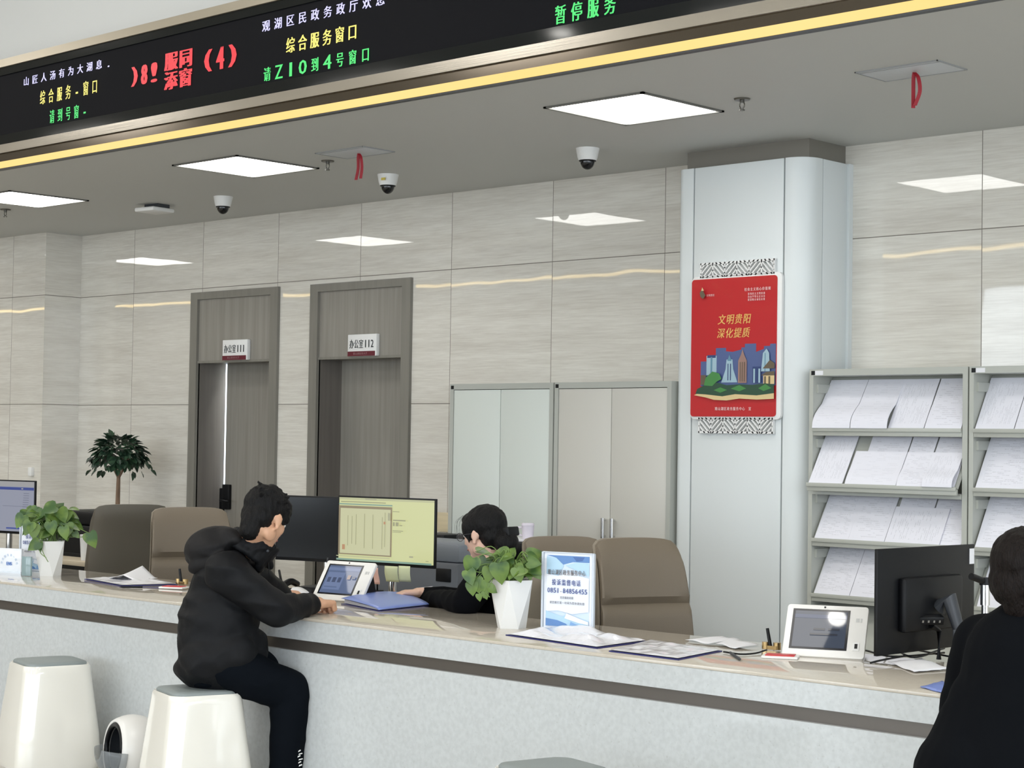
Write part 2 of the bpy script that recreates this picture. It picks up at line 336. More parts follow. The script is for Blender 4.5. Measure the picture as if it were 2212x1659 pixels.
# white hall walls
bm = BM(); box(bm, (-42.2, -11.2, 0), (-42, 9.6, 5.3)); structure(new('wall_hall_left', bm, M_hall))
bm = BM(); box(bm, (-42, 6.02, 3.80), (6, 6.12, 5.2)); structure(new('wall_upper', bm, M_plaster))
def windowed(name, n, x0, x1, wz0, wz1, post, place):
    bm = BM(); st = (x1-x0)/n
    box(bm, *place(x0, 0, x1, wz0)); box(bm, *place(x0, wz1, x1, 5.2))
    for i in range(n+1):
        c = x0+i*st; box(bm, *place(c-post/2, wz0, c+post/2, wz1))
    structure(new(name, bm, M_hall))
    for i in range(n):
        a, b = x0+i*st+post/2, x0+(i+1)*st-post/2; bm = BM()
        for q in ((a, wz0, a+.06, wz1), (b-.06, wz0, b, wz1), (a, wz0, b, wz0+.06), (a, wz1-.06, b, wz1), ((a+b)/2-.03, wz0, (a+b)/2+.03, wz1)): box(bm, *place(*q))
        global WN; WN += 1; structure(new('window_%d' % WN, bm, M_dgrey))
WN = 0
windowed('wall_rear', 6, -16, 5, .5, 4.3, .8, lambda a, b, c, d: ((a, -11.2, b), (c, -11, d)))
bm = BM(); box(bm, (-42, -11.2, 0), (-16, -11, 5.2)); structure(new('wall_rear_left', bm, M_hall))
windowed('wall_right', 4, -8, 5, .4, 4.2, .6, lambda a, b, c, d: ((6, a, b), (6.2, c, d)))
# opposite side of the hall: dropped band with a warm strip of light
bm = BM(); box(bm, (-41, -7.6, 4.42), (4, -7.0, 5.2)); structure(new('trim_5', bm, M_dgrey))
bm = BM(); box(bm, (-41, -7.02, 4.375), (4, -6.98, 4.42)); tag(new('light_strip', bm, emis('warm_led_strip_far', (255, 222, 150), 8)), 'warm strip of light on the far side of the hall', 'light strip')

# fascia with steel bands and LED strip
FY = 5.95
def band(name, z0, z1, m, y0=FY, y1=FY, back=6.12):
    """band whose lower edge is at y0 and upper edge at y1"""
    bm = BM(); a = [(-42, y0, z0), (6, y0, z0), (6, y1, z1), (-42, y1, z1)]; b = [(p[0], back, p[2]) for p in a]
    va = [bm.verts.new(p) for p in a]; vb = [bm.verts.new(p) for p in b]
    bm.faces.new(va); bm.faces.new(vb[::-1])
    for i in range(4): bm.faces.new((va[(i+1) % 4], va[i], vb[i], vb[(i+1) % 4]))
    fixn(bm); return new(name, bm, m)
structure(band('trim_1', 3.160, 3.216, M_bronze, FY+.006, FY+.012, 6.0))
structure(band('trim_2', 3.216, 3.270, M_steel, FY, FY+.004, 6.0))
structure(band('trim_3', 3.752, 3.802, M_beige, FY-.004, FY, 6.1))
bm = BM(); box(bm, (-42, FY+.002, 3.113), (6, FY+.035, 3.121)); structure(new('trim_4', bm, M_dgrey))
bm = BM(); box(bm, (-42, FY-.003, 3.1215), (6, FY+.03, 3.1615))
tag(new('light_strip', bm, M_yellow), 'long warm yellow strip of light along the bottom of the display fascia', 'light strip')
board = thing('display_board', (-7, 6, 3.5), 'long black LED text board with coloured characters above the counter', 'display board')
bm = BM()
box(bm, (-41.9, FY+.008, 3.270), (5.9, FY+.10, 3.330)); box(bm, (-41.9, FY+.008, 3.704), (5.9, FY+.10, 3.751))
new('frame', bm, M_frameblk, board)
bm = BM(); box(bm, (-41.9, FY+.016, 3.330), (5.9, FY+.10, 3.704)); new('screen', bm, M_screenblk, board)
TM = FRONT(0, FY+.016, 0)
def led(s, x0, x1, z0, z1, m, slope=0, wr=.72, bold=.0022, name='text_line'):
    n = len(s); p = (x1-x0)/(n-1+wr) if n > 1 else 0; bm = BM()
    write(bm, s, TM, x0, z0, p*wr if n > 1 else x1-x0, z1-z0, p, .003, bold); return new(name, bm, m, board)
led('山匠人汤有为大湖息.', -9.80, -8.86, 3.607, 3.661, M_ledw, wr=.66)
led('综合服务-窗口', -9.61, -9.00, 3.470, 3.554, M_ledy, wr=.62)
led('请到号窗-', -9.50, -9.10, 3.344, 3.424, M_ledg, wr=.62)
led(')8!', -8.655, -8.42, 3.462, 3.574, M_ledr, wr=.50, bold=.009)
led('(4)', -7.975, -7.71, 3.457, 3.578, M_ledr, wr=.50, bold=.010)
led('服同', -8.345, -8.09, 3.510, 3.612, M_ledr, wr=.9, bold=.009)
led('添窗', -8.345, -8.09, 3.402, 3.504, M_ledr, wr=.9, bold=.009)
led('观湖区民政务政厅欢您', -7.49, -6.54, 3.606, 3.665, M_ledw, wr=.68)
led('综合服务窗口', -7.29, -6.74, 3.466, 3.546, M_ledy, wr=.74, bold=.003)
led('请Z10到4号窗口', -7.47, -6.645, 3.343, 3.415, M_ledg, wr=.62, bold=.003)
led('暂停服务', -5.417, -5.062, 3.340, 3.424, M_ledg, wr=.70, bold=.003)

# doors
def door(name, D, num, leafx, gap):
    r = sroot(name, ((D[0]+D[1])/2, WY, 0)); x0, x1, zt = D; fw = .085; oz = 2.045
    bm = BM()
    for a in ((x0, WY-.025, 0, x0+fw, WY+.01, zt), (x1-fw, WY-.025, 0, x1, WY+.01, zt), (x0+fw, WY-.025, zt-.055, x1-fw, WY+.01, zt)):
        box(bm, a[:3], a[3:])
    new('door_frame', bm, M_woodfr, r)
    bm = BM(); box(bm, (x0+fw, WY-.002, oz), (x1-fw, WY+.28, zt-.055)); new('transom_panel', bm, M_wood, r)
    bm = BM(); box(bm, (x0+fw, WY-.012, oz-.004), (x1-fw, WY+.0, oz+.014)); new('transom_rail', bm, M_woodfr, r)
    bm = BM(); box(bm, (x0+.02, WY-.001, 0), (x0+fw, WY+.26, zt)); box(bm, (x1-fw, WY-.001, 0), (x1-.02, WY+.26, zt)); new('jamb', bm, M_wooddk, r)
    bm = BM(); box(bm, (x0+fw+gap, WY+.215, .01), (x1-fw, WY+.255, oz)); new('door_leaf', bm, M_wood, r)
    if not gap:
        return r
    bm = BM(); lx = x0+fw+gap; box(bm, (lx-.004, WY+.19, .93), (lx+.085, WY+.215, 1.12)); box(bm, (lx-.05, WY+.20, .90), (lx-.004, WY+.25, 1.09))
    lk = new('door_lock', bm, M_blackp, r, bevel=.006)
    bm = BM(); tube(bm, [(lx+.04, WY+.19, 1.0), (lx+.04, WY+.14, 1.0), (lx+.05, WY+.135, 1.0), (lx+.15, WY+.135, .995)], .010); new('handle', bm, M_blackp, lk, smooth=True)
    return r
door('door_1', D1, '111', 0, .076); door('door_2', D2, '112', 0, 0)
# the lit room seen through the gap of the first door
bm = BM(); box(bm, (-11.9, WY+.95, 0), (-10.0, WY+1.0, CEIL)); structure(new('wall_office', bm, M_plaster))
area('office_lamp', (-11.1, WY+.6, 2.9), .5, .4, 70, (.95, .98, 1))
def room_sign(xc, digits, lab):
    t = thing('room_sign', (xc, WY-.03, 2.13), lab, 'sign', 'room signs over the doors'); w_, z0, z1 = .296, 2.056, 2.208
    bm = BM(); box(bm, (xc-w_/2, WY-.035, z0), (xc+w_/2, WY-.003, z1)); new('plate', bm, M_whitem, t, bevel=.004)
    M = FRONT(xc, WY-.035, 0); bm = BM(); box(bm, (xc-w_/2+.002, WY-.0365, z0+.001), (xc+w_/2-.012, WY-.035, z0+.034)); new('red_band', bm, mat('maroon', (96, 22, 38), .4), t)
    bm = BM(); write(bm, '办公室', M, -.128, 2.110, .046, .062, .049, .0015, .0012); write(bm, digits, M, .026, 2.115, .026, .052, .034, .0015, .0016); new('lettering', bm, mat('sign_ink', (38, 44, 48), .5), t)
    bm = BM(); write(bm, '观山湖政务大厅', M, -.085, 2.066, .017, .016, .021, .003); new('small_lettering', bm, mat('sign_ink_pale', (170, 140, 140), .5), t)
room_sign(-10.805, '111', 'white plate reading 111 with maroon band above the door standing ajar')
room_sign(-9.391, '112', 'white plate reading 112 with maroon band above the closed door')

# ceiling lights
def panel_light(xc, yc, lab):
    t = thing('ceiling_light', (xc, yc, CEIL), lab, 'ceiling light', 'square ceiling light panels'); bm = BM(); h = .315
    for a in ((-h, -h, h, -h+.018), (-h, h-.018, h, h), (-h, -h, -h+.018, h), (h-.018, -h, h, h)): box(bm, (xc+a[0], yc+a[1], CEIL-.008), (xc+a[2], yc+a[3], CEIL+.001))
    new('frame', bm, mat('lamp_frame', (120, 120, 116), .4, .5), t)
    bm = BM(); prism(bm, rrect(.578, .578, .015), .003, Matrix.Translation((xc, yc, CEIL-.0065))); fixn(bm); new('diffuser', bm, M_lamp, t)
for x, l in ((-11.20, 'bright square ceiling light cut by the left edge of the photo'), (-8.735, 'bright square ceiling light in front of the two doors'), (-5.69, 'large bright square ceiling light nearest the pillar'), (-2.63, 'bright square ceiling light over the right end of the counter'), (-14.2, 'bright square ceiling light over the far left end of the counter')):
    panel_light(x, 6.85, l)
# access panels with ribbons
def access(xc, lab, two):
    t = thing('ceiling_hatch', (xc, 6.9, CEIL), lab, 'ceiling hatch', 'ceiling hatches with red ribbons'); bm = BM()
    box(bm, (xc-.2, 6.78, CEIL-.004), (xc+.2, 7.02, CEIL+.001)); new('panel', bm, mat('hatch_grey', (196, 200, 204), .5), t, bevel=.001)
    bm = BM()
    for a in ((-.205, 6.775, .205, 6.78), (-.205, 7.02, .205, 7.025), (-.205, 6.775, -.2, 7.025), (.2, 6.775, .205, 7.025), (-.2, 6.80, .2, 6.803)): box(bm, (xc+a[0], a[1], CEIL-.006), (xc+a[2], a[3], CEIL+.001))
    new('frame', bm, mat('hatch_frame', (150, 152, 152), .5), t)
    bm = BM(); y = 6.93
    for k, L in ((-1, .16 if not two else .155), (1, .15)):
        pts = curve([(xc, y, CEIL-.004), (xc+k*.012+.008, y, CEIL-.03), (xc+k*.016+.01, y+.003, CEIL-.09), (xc+k*(.004 if not two else .02), y, CEIL-L)], 6)
        for i in range(len(pts)-1):
            a, b = pts[i], pts[i+1]; d = V3(.006, .006, 0)
            bm.faces.new([bm.verts.new(q) for q in (a-d, a+d, b+d, b-d)])
    o = new('ribbon', bm, M_redrib, t); sd = o.modifiers.new('s', 'SOLIDIFY'); sd.thickness = .0015
access(-4.17, 'pale ceiling hatch with one doubled red ribbon hanging near the right edge', False)
access(-7.80, 'pale ceiling hatch with two thin ribbon tails beside the left ceiling light', True)
def sprinkler(x, y, lab):
    t = thing('sprinkler', (x, y, CEIL), lab, 'sprinkler', 'fire sprinklers'); bm = BM()
    cyl(bm, (x, y, CEIL-.008), (x, y, CEIL+.001), .036, .04, 24); new('escutcheon', bm, mat('sprinkler_dark', (96, 94, 88), .35, .8), t, smooth='auto')
    bm = BM(); cyl(bm, (x, y, CEIL-.02), (x, y, CEIL-.007), .011)
    for s in (-1, 1): tube(bm, curve([(x+s*.010, y, CEIL-.018), (x+s*.014, y, CEIL-.034), (x+s*.004, y, CEIL-.052)], 5), .003)
    cyl(bm, (x, y, CEIL-.058), (x, y, CEIL-.052), .013); new('head', bm, mat('sprinkler_dark', (96, 94, 88), .35, .8), t, smooth='auto')
sprinkler(-5.122, 6.967, 'small fire sprinkler between the large light panel and the right hatch')
sprinkler(-8.167, 7.013, 'small fire sprinkler beside the left hatch')
sprinkler(-11.836, 7.079, 'small fire sprinkler at the left edge under the cut off light')
def dome(x, y, lab, mark=False):
    t = thing('dome_camera', (x, y, CEIL), lab, 'security camera', 'dome security cameras'); bm = BM()
    cyl(bm, (x, y, CEIL-.052), (x, y, CEIL+.001), .056, .067, 32); cyl(bm, (x, y, CEIL-.068), (x, y, CEIL-.052), .05, .056, 32); new('housing', bm, M_whitem, t, smooth='auto')
    bm = BM(); ell(bm, (x, y, CEIL-.072), (.041, .041, .048)); new('lens_dome', bm, mat('smoked_dome', (14, 15, 18), .06), t, smooth=True)
    bm = BM(); cyl(bm, (x, y, CEIL-.074), (x, y, CEIL-.067), .046, .05, 32); new('collar', bm, M_blackp, t, smooth='auto')
    if mark:
        d = V3(.725, -.688, 0); bm = BM(); M = frame(V3(x, y, CEIL-.035)+V3(.15, -.99, 0).normalized()*.063, V3(.99, .15, 0), V3(0, 0, 1), V3(.15, -.99, 0)); box(bm, (-.002, -.008, 0), (.03, .008, .002), M); new('sticker', bm, mat('sticker_yellow', (196, 176, 70), .5), t)
dome(-9.97, 7.63, 'white dome camera nearest the left door, furthest left of the dome cameras')
dome(-8.30, 7.62, 'white dome camera with a small yellow sticker, middle one', True)
dome(-6.66, 7.62, 'white dome camera in front of the pillar, furthest right of the dome cameras')
t = thing('wireless_access_point', (-10.75, 7.55, CEIL), 'flat white square access point on a dark bracket under the ceiling', 'access point')
bm = BM(); Mx = Matrix.Translation((-10.72, 7.6, CEIL)) @ Matrix.Rotation(.1, 4, 'Z'); box(bm, (-.10, -.10, -.055), (.10, .10, -.025), Mx); new('body', bm, M_whitem, t, bevel=.01)
bm = BM(); box(bm, (-.05, -.05, -.026), (.09, .06, .001), Mx); new('bracket', bm, M_dgrey, t)

# pillar
r = sroot('wall_pillar', (-5.9, 8.2, 0))
bm = BM(); box(bm, (-6.321, 8.09, 2.9), (-5.503, WY+.01, CEIL+.001)); new('cap', bm, M_cap, r)
bm = BM(); box(bm, (-6.32, 8.06, 0), (-5.55, WY, 3.0)); new('core', bm, M_gap, r)
ZT = 3.02; bm = BM(); box(bm, (-6.214, 8.02, 0), (-5.616, 8.06, ZT)); new('front_panel', bm, M_clad, r, bevel=.003)
bm = BM(); poly = [(-6.222, 8.02)]+[(-6.29+.045*math.sin(a), 8.065-.045*math.cos(a)) for a in (0, -.5, -1.0, -1.57)]+[(-6.335, WY), (-6.32, WY), (-6.32, 8.07), (-6.222, 8.06)]
prism(bm, poly, ZT); fixn(bm); new('corner_panel', bm, M_clad, r, smooth='auto')
bm = BM(); R_ = .12; cx, cy = -5.468-R_, 8.02+R_
poly = [(-5.606, 8.06), (-5.606, 8.02)]+[(cx+R_*math.sin(a), cy-R_*math.cos(a)) for a in [i*PI/2/10 for i in range(11)]]+[(-5.468, 8.168), (-5.50, 8.168), (-5.50, 8.12)]
prism(bm, poly, ZT); fixn(bm); new('corner_panel', bm, M_clad, r, smooth='auto')
bm = BM(); box(bm, (-5.50, 8.174, 0), (-5.468, 8.405, ZT)); new('side_panel', bm, M_clad, r, bevel=.002)
bm = BM(); box(bm, (-5.52, 8.405, 0), (-5.452, WY, ZT)); new('edge_strip', bm, M_clad, r)

# framed poster
t = thing('poster', (-5.91, 8.0, 2.0), 'red poster with yellow writing and city skyline in white fretwork on the pillar', 'poster')
PX, PZ = -5.905, 2.014; PM = FRONT(PX, 7.995, PZ)
bm = BM(); prism(bm, rrect(.605, .79, .03), .022, FRONT(PX, 8.018, PZ)); fixn(bm); new('frame', bm, M_whitem, t, bevel=.003)
bm = BM(); prism(bm, rrect(.572, .756, .018), .004, FRONT(PX-.012, 7.9955, PZ)); fixn(bm); new('red_board', bm, mat('poster_red', (186, 42, 48), .10, coat=.6, bump=((7, 7, 7), .35)), t)
def fret(z0, z1, flip):
    bm = BM(); x0, x1 = -6.146, -5.656; n = 3; s = (x1-x0)/n; h = z1-z0; ym = 8.006
    def bar(a, b, w_=.0075):
        a, b = V3(a[0], ym, a[1]), V3(b[0], ym, b[1]); d = (b-a); Mb = Matrix.Translation((a+b)/2) @ Matrix.Rotation(-math.atan2(d.z, d.x), 4, 'Y'); box(bm, (-d.length/2, -.010, -w_/2), (d.length/2, .010, w_/2), Mb)
    bar((x0-.005, z0+.005), (x1+.005, z0+.005), .011); bar((x0-.005, z1-.005), (x1+.005, z1-.005), .011)
    for i in range(2*n+1): bar((x0+i*s/2, z0), (x0+i*s/2, z1), .008)
    for i in range(2*n):
        a = x0+i*s/2; W = s/2; up = (i % 2 == 0) != flip
        for c in (-.048, -.020, .010, .040):
            xa, xb = max(0, c), min(W, h+c)
            if xb-xa < .015: continue
            za, zb = xa-c, xb-c
            if up: bar((a+xa, z0+za), (a+xb, z0+zb))
            else: bar((a+W-xa, z0+za), (a+W-xb, z0+zb))
    new('fretwork', bm, M_whitem, t)
fret(2.40, 2.482, False); fret(1.545, 1.63, True)
AM = FRONT(PX-.012, 7.9915, PZ); W_, H_ = .572, .756
def pc(x, y): return (-W_/2+x*W_, H_/2-y*H_)   # poster coordinates 0..1 from top left
def pr(x0, y0, x1, y1): return [pc(x0, y1), pc(x1, y1), pc(x1, y0), pc(x0, y0)]
PMAT = [mat('art_'+n, c, .35) for n, c in (('blue', (76, 92, 138)), ('pale', (156, 184, 196)), ('teal', (96, 138, 160)), ('stone', (150, 118, 108)), ('green', (36, 72, 52)), ('leaf', (66, 130, 66)), ('sand', (214, 190, 140)), ('deep', (40, 62, 110)), ('brown', (96, 84, 66)), ('violet', (96, 116, 176)))]
art = [([pc(*q) for q in ((.12, .78), (.12, .60), (.2, .60), (.2, .57), (.3, .57), (.3, .505), (.42, .505), (.42, .53), (.5, .535), (.6, .52), (.6, .505), (.64, .505), (.64, .48), (.77, .48), (.77, .54), (.86, .52), (.86, .50), (.93, .50), (.93, .485), (.995, .485), (.995, .78))], 0),
       (pr(.19, .56, .31, .70), 1), (pr(.2, .555, .3, .575), 7), (pr(.24, .57, .26, .70), 2), ([pc(*q) for q in ((.37, .755), (.42, .66), (.43, .59), (.5, .59), (.51, .66), (.56, .755))], 1), ([pc(*q) for q in ((.44, .60), (.465, .555), (.49, .60))], 2), (pr(.445, .62, .455, .74), 7), (pr(.475, .62, .485, .74), 7),
       ([pc(*q) for q in ((.57, .76), (.57, .60), (.6, .56), (.62, .52), (.64, .56), (.67, .60), (.67, .76))], 3), (pr(.59, .61, .60, .75), 8), (pr(.615, .61, .625, .75), 8), (pr(.64, .61, .65, .75), 8), (pr(.74, .645, .84, .76), 7), (pr(.75, .66, .77, .76), 1), (pr(.81, .66, .83, .76), 1),
       ([pc(*q) for q in ((.84, .68), (.86, .55), (.9, .52), (.93, .55), (.94, .68))], 1), (pr(.88, .55, .89, .68), 2), ([pc(*q) for q in ((.86, .66), (.9, .63), (.94, .60), (.995, .625), (.995, .66))], 8), ([pc(*q) for q in ((.84, .71), (.9, .685), (.995, .68), (.995, .71))], 8), (pr(.87, .71, .995, .77), 6), (pr(.88, .715, .9, .77), 8), (pr(.93, .715, .95, .77), 8),
       (pr(.14, .70, .2, .77), 8),
       ([pc(*q) for q in ((.06, .845), (.12, .83), (.995, .82), (.995, .875), (.8, .88), (.6, .872), (.45, .885), (.3, .88), (.2, .862))], 6),
       ([pc(*q) for q in ((.08, .835), (.1, .80), (.2, .77), (.3, .75), (.45, .775), (.6, .77), (.75, .775), (.9, .765), (.995, .775), (.995, .835), (.8, .85), (.55, .84), (.4, .855), (.2, .84))], 4),
       ([pc(*q) for q in ((.18, .775), (.2, .72), (.28, .675), (.36, .69), (.39, .73), (.33, .75), (.28, .78))], 5), ([pc(*q) for q in ((.5, .80), (.6, .775), (.68, .80), (.6, .82))], 5), ([pc(*q) for q in ((.82, .80), (.9, .77), (.97, .80), (.88, .82))], 5), ([pc(*q) for q in ((.3, .81), (.38, .79), (.46, .81), (.38, .83))], 5),
       ([pc(*q) for q in ((.12, .10), (.15, .07), (.17, .10), (.19, .12), (.16, .145), (.13, .13))], 8), ([pc(*q) for q in ((.14, .085), (.15, .06), (.17, .085))], 6)]
quads('skyline_print', AM, art, PMAT, t)
bm = BM(); write(bm, '文明贵阳', AM, -.105, .125, .052, .054, .056, .0015, .0012, italic=.01); write(bm, '深化提质', AM, -.110, .050, .052, .054, .056, .0015, .0012, italic=.01); new('slogan', bm, mat('poster_gold', (224, 176, 96), .4), t)
bm = BM(); write(bm, '社会主义核心价值观', AM, .075, .300, .017, .018, .0195, .004, .0006)
for i, s in enumerate(('富强民主文明和谐', '自由平等公正法治', '爱国敬业诚信友善')): write(bm, s, AM, .098, .278-i*.016, .012, .013, .0145, .004, .0004)
write(bm, '文明贵阳', AM, -.182, .281, .013, .013, .014, .004); write(bm, '观山湖区政务服务中心 宣', AM, -.115, -.345, .018, .019, .0205, .004, .0006); new('small_print', bm, mat('poster_pink', (236, 196, 196), .4), t)
# ================================================================== COUNTER
CT = .75; CY0, CY1 = 4.83, 5.57; X0, X1 = -13.5, 2.5
t = thing('service_counter', (-5, 5.2, 0), 'long pale stone service counter with a dark recessed band running under its top', 'counter')
bm = BM(); box(bm, (X0, CY0, CT-.012), (X1, CY1, CT)); new('countertop', bm, M_stonetop, t, bevel=.002)
bm = BM(); box(bm, (X0, CY0+.001, .658), (X1, CY1-.02, CT-.012)); new('apron', bm, M_stone, t)
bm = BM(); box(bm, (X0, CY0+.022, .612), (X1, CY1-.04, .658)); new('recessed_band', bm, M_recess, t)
bm = BM(); box(bm, (X0, CY0+.002, .0), (X1, CY1-.06, .612)); new('front_panel', bm, M_stone, t)

# stools
def stool(x, y, a, lab, pad=True):
    t = thing('stool', (x, y, 0), lab, 'stool', 'white glossy stools at the counter'); Mz = Matrix.Translation((x, y, 0)) @ Matrix.Rotation(a, 4, 'Z')
    bm = BM(); rings = []; prof = [(0, .385), (.02, .392), (.15, .376), (.30, .340), (.42, .312), (.447, .306), (.456, .296), (.452, .282)]
    for z, s in prof: rings.append([bm.verts.new(Mz @ V3(px, py, z)) for px, py in rrect(s, s, .062, 7)])
    for A, B in zip(rings, rings[1:]):
        for k in range(len(A)): bm.faces.new((A[k], A[(k+1) % len(A)], B[(k+1) % len(A)], B[k]))
    bm.faces.new(rings[0][::-1]); bm.faces.new(rings[-1]); new('shell', bm, M_stool, t, smooth='auto')
    bm = BM(); rings = []
    for z, s in ((.450, .276), (.460, .278), (.466, .27), (.470, .21), (.471, .1)): rings.append([bm.verts.new(Mz @ V3(px, py, z)) for px, py in rrect(s, s, min(.055, s/2.2), 7)])
    for A, B in zip(rings, rings[1:]):
        for k in range(len(A)): bm.faces.new((A[k], A[(k+1) % len(A)], B[(k+1) % len(A)], B[k]))
    bm.faces.new(rings[-1]); new('seat_pad', bm, M_seat, t, smooth=True); return t
stool(-7.155, 4.56, math.radians(-14), 'empty white glossy stool with grey seat at the left edge')
stool(-5.985, 4.50, math.radians(-17), 'white glossy stool with grey seat under the young man in the black jacket')
stool(-3.84, 4.27, math.radians(-14), 'white glossy stool of which only the grey seat shows at the bottom edge')
stool(-2.28, 4.25, math.radians(-10), 'white glossy stool hidden under the person in the black suit')

# low staff desks behind the counter
def desk(x0, x1, y0, y1, z, lab):
    t = thing('desk', ((x0+x1)/2, (y0+y1)/2, 0), lab, 'desk', 'low staff desks'); bm = BM(); box(bm, (x0, y0, z-.03), (x1, y1, z)); new('desktop', bm, mat('pale_wood', (206, 192, 168), .4, noisy=((3, 30, 30), .06)), t, bevel=.003)
    for x in (x0+.03, x1-.03):
        bm = BM(); box(bm, (x-.02, y0+.03, 0), (x+.02, y1-.03, z-.03)); new('side_panel', bm, M_shelf, t)
    return t
desk(-7.25, -5.74, 5.59, 6.12, .72, 'narrow staff desk behind the counter carrying the two middle monitors')
desk(-3.75, -2.0, 5.59, 6.1, .62, 'low staff desk behind the right end of the counter')
desk(-11.2, -9.2, 5.85, 6.35, .60, 'low staff desk behind the left end of the counter')
desk(-10.95, -10.05, 6.75, 7.0, .650, 'pale side desk seen between the left plant and the dark backed chair')

# ------------------------------------------------------------------ storage cabinets
def cabinet(xa, xb, mc, lab, glass):
    Y0 = 8.0; t = thing('storage_cabinet', ((xa+xb)/2, 8.2, 0), lab, 'cabinet', 'tall steel storage cabinets'); zt = 1.835
    bm = BM()
    for a in ((xa, Y0, 0, xa+.03, WY-.01, zt), (xb-.03, Y0, 0, xb, WY-.01, zt), (xa+.03, Y0, zt-.035, xb-.03, WY-.01, zt), (xa+.03, Y0+.02, 0, xb-.03, WY-.01, .06), (xa+.03, WY-.03, .06, xb-.03, WY-.01, zt-.035)): box(bm, a[:3], a[3:])
    new('body', bm, M_cabframe, t); xm = (xa+xb)/2
    for a, b, s in ((xa+.032, xm-.002, 1), (xm+.002, xb-.032, -1)):
        bm = BM(); box(bm, (a, Y0+.004, .065), (b, Y0+.022, zt-.038)); d = new('door', bm, mc, t, bevel=.002)
        hx = b-.032 if s > 0 else a+.032; bm = BM(); cyl(bm, (hx, Y0-.022, .935), (hx, Y0-.022, 1.05), .011, .011, 16)
        for z in (.945, 1.04): cyl(bm, (hx, Y0-.022, z), (hx, Y0+.004, z), .007)
        new('handle', bm, M_chrome, d, smooth='auto')
    bm = BM(); box(bm, (xa+.008, Y0-.0015, zt-.032), (xa+.032, Y0+.001, zt-.01)); new('badge', bm, M_blackp, t); return t
cabinet(-8.105, -7.235, M_cab, 'tall pale green grey storage cabinet nearest the doors', True)
cabinet(-7.225, -6.345, M_cab2, 'tall warm grey storage cabinet with chrome handles beside the pillar', False)

# ------------------------------------------------------------------ literature shelves
def sheet(bm, x0, x1, yb, zb, L, tilt, bulge=0, off=0, rot=0, th=.004):
    """stack of paper leaning back; tilt = run/rise; bulge curls its lower half forward"""
    n = 10; m = 6; uvl = bm.loops.layers.uv.verify(); g = []; cs = math.hypot(1, tilt)
    for k in (0, 1):
        G = []
        for i in range(n+1):
            v = i/n; s = v*L; row = []
            b = bulge*(math.sin(min(1, v*2)*PI))*(.5 if v < .5 else .25)+(bulge*.35*(1-v) if bulge else 0)
            for j in range(m+1):
                u = j/m; x = x0+(x1-x0)*u; x += rot*v
                row.append(bm.verts.new((x, yb+off+s*tilt/cs-(k*th)/cs-b+.002*math.sin(u*5+x0*9)*v, zb+s/cs+k*th*tilt/cs)))
            G.append(row)
        g.append(G)
    def f(q, uv):
        fc = bm.faces.new(q)
        for l, c in zip(fc.loops, uv): l[uvl].uv = c
    for i in range(n):
        for j in range(m):
            uv = [(j/m, i/n), ((j+1)/m, i/n), ((j+1)/m, (i+1)/n), (j/m, (i+1)/n)]
            A = g[1]; f((A[i][j], A[i][j+1], A[i+1][j+1], A[i+1][j]), uv)
            A = g[0]; f((A[i+1][j], A[i+1][j+1], A[i][j+1], A[i][j]), [(0, 0)]*4)
    for i in range(n):
        f((g[0][i][0], g[1][i][0], g[1][i+1][0], g[0][i+1][0]), [(0, 0)]*4); f((g[1][i][m], g[0][i][m], g[0][i+1][m], g[1][i+1][m]), [(0, 0)]*4)
    for j in range(m):
        f((g[0][0][j], g[0][0][j+1], g[1][0][j+1], g[1][0][j]), [(0, 0)]*4); f((g[1][n][j], g[1][n][j+1], g[0][n][j+1], g[0][n][j]), [(0, 0)]*4)
SY = 8.0; TILT = .62
lips = [1.572, 1.285, .997, .710, .42]
def shelf_unit(xa, xb, lab):
    t = thing('literature_shelf', ((xa+xb)/2, 8.2, 0), lab, 'shelf', 'grey steel literature shelves'); zt = 1.884; bm = BM()
    for a in ((xa, SY, 0, xa+.024, WY-.01, zt), (xb-.028, SY, 0, xb, WY-.01, zt), (xa+.024, SY, zt-.034, xb-.028, WY-.01, zt), (xa+.024, SY+.02, 0, xb-.028, WY-.01, .06), (xa+.024, WY-.03, .06, xb-.028, WY-.01, zt-.034)): box(bm, a[:3], a[3:])
    new('body', bm, M_shelf, t)
    bm = BM(); box(bm, (xa+.012, SY-.0015, zt-.03), (xa+.035, SY+.001, zt-.008)); new('badge', bm, M_blackp, t)
    bm = BM(); box(bm, (xa+.035, SY-.001, zt-.03), (xa+.085, SY+.001, zt-.008)); new('label_strip', bm, M_paper, t)
    for k, z in enumerate(lips):
        o = -.05 if (k == 1 and xa < -5) else 0
        bm = BM(); a, b = xa+.026, xb-.030
        # sloping plate
        p = [(SY+.012+o, z), (SY+.012+o+.19, z+.306), (SY+.018+o+.19, z+.302), (SY+.018+o, z-.004)]
        if k < 4 or True:
            for q0, q1 in ((a, b),):
                va = [bm.verts.new((q0, *c)) for c in p]; vb = [bm.verts.new((q1, *c)) for c in p]; bm.faces.new(va[::-1]); bm.faces.new(vb)
                for i in range(4): bm.faces.new((va[i], va[(i+1) % 4], vb[(i+1) % 4], vb[i]))
        fixn(bm); sh = new('sloping_shelf', bm, M_shelf, t)
        bm = BM(); box(bm, (a, SY-.002+o, z-.034), (b, SY+.016+o, z-.004)); box(bm, (a, SY-.012+o, z-.012), (b, SY+.002+o, z+.008)); new('shelf_lip', bm, M_shelf, sh, bevel=.002)
        for q0, q1 in ((xa+.024, xa+.036), (xb-.040, xb-.028)):
            bm = BM(); box(bm, (q0, SY+.03, z+.19), (q1, SY+.2, z+.235)); new('bracket', bm, M_shelf, sh)
    return t
shelf_unit(-5.425, -4.500, 'grey steel shelf of printed forms directly right of the pillar')
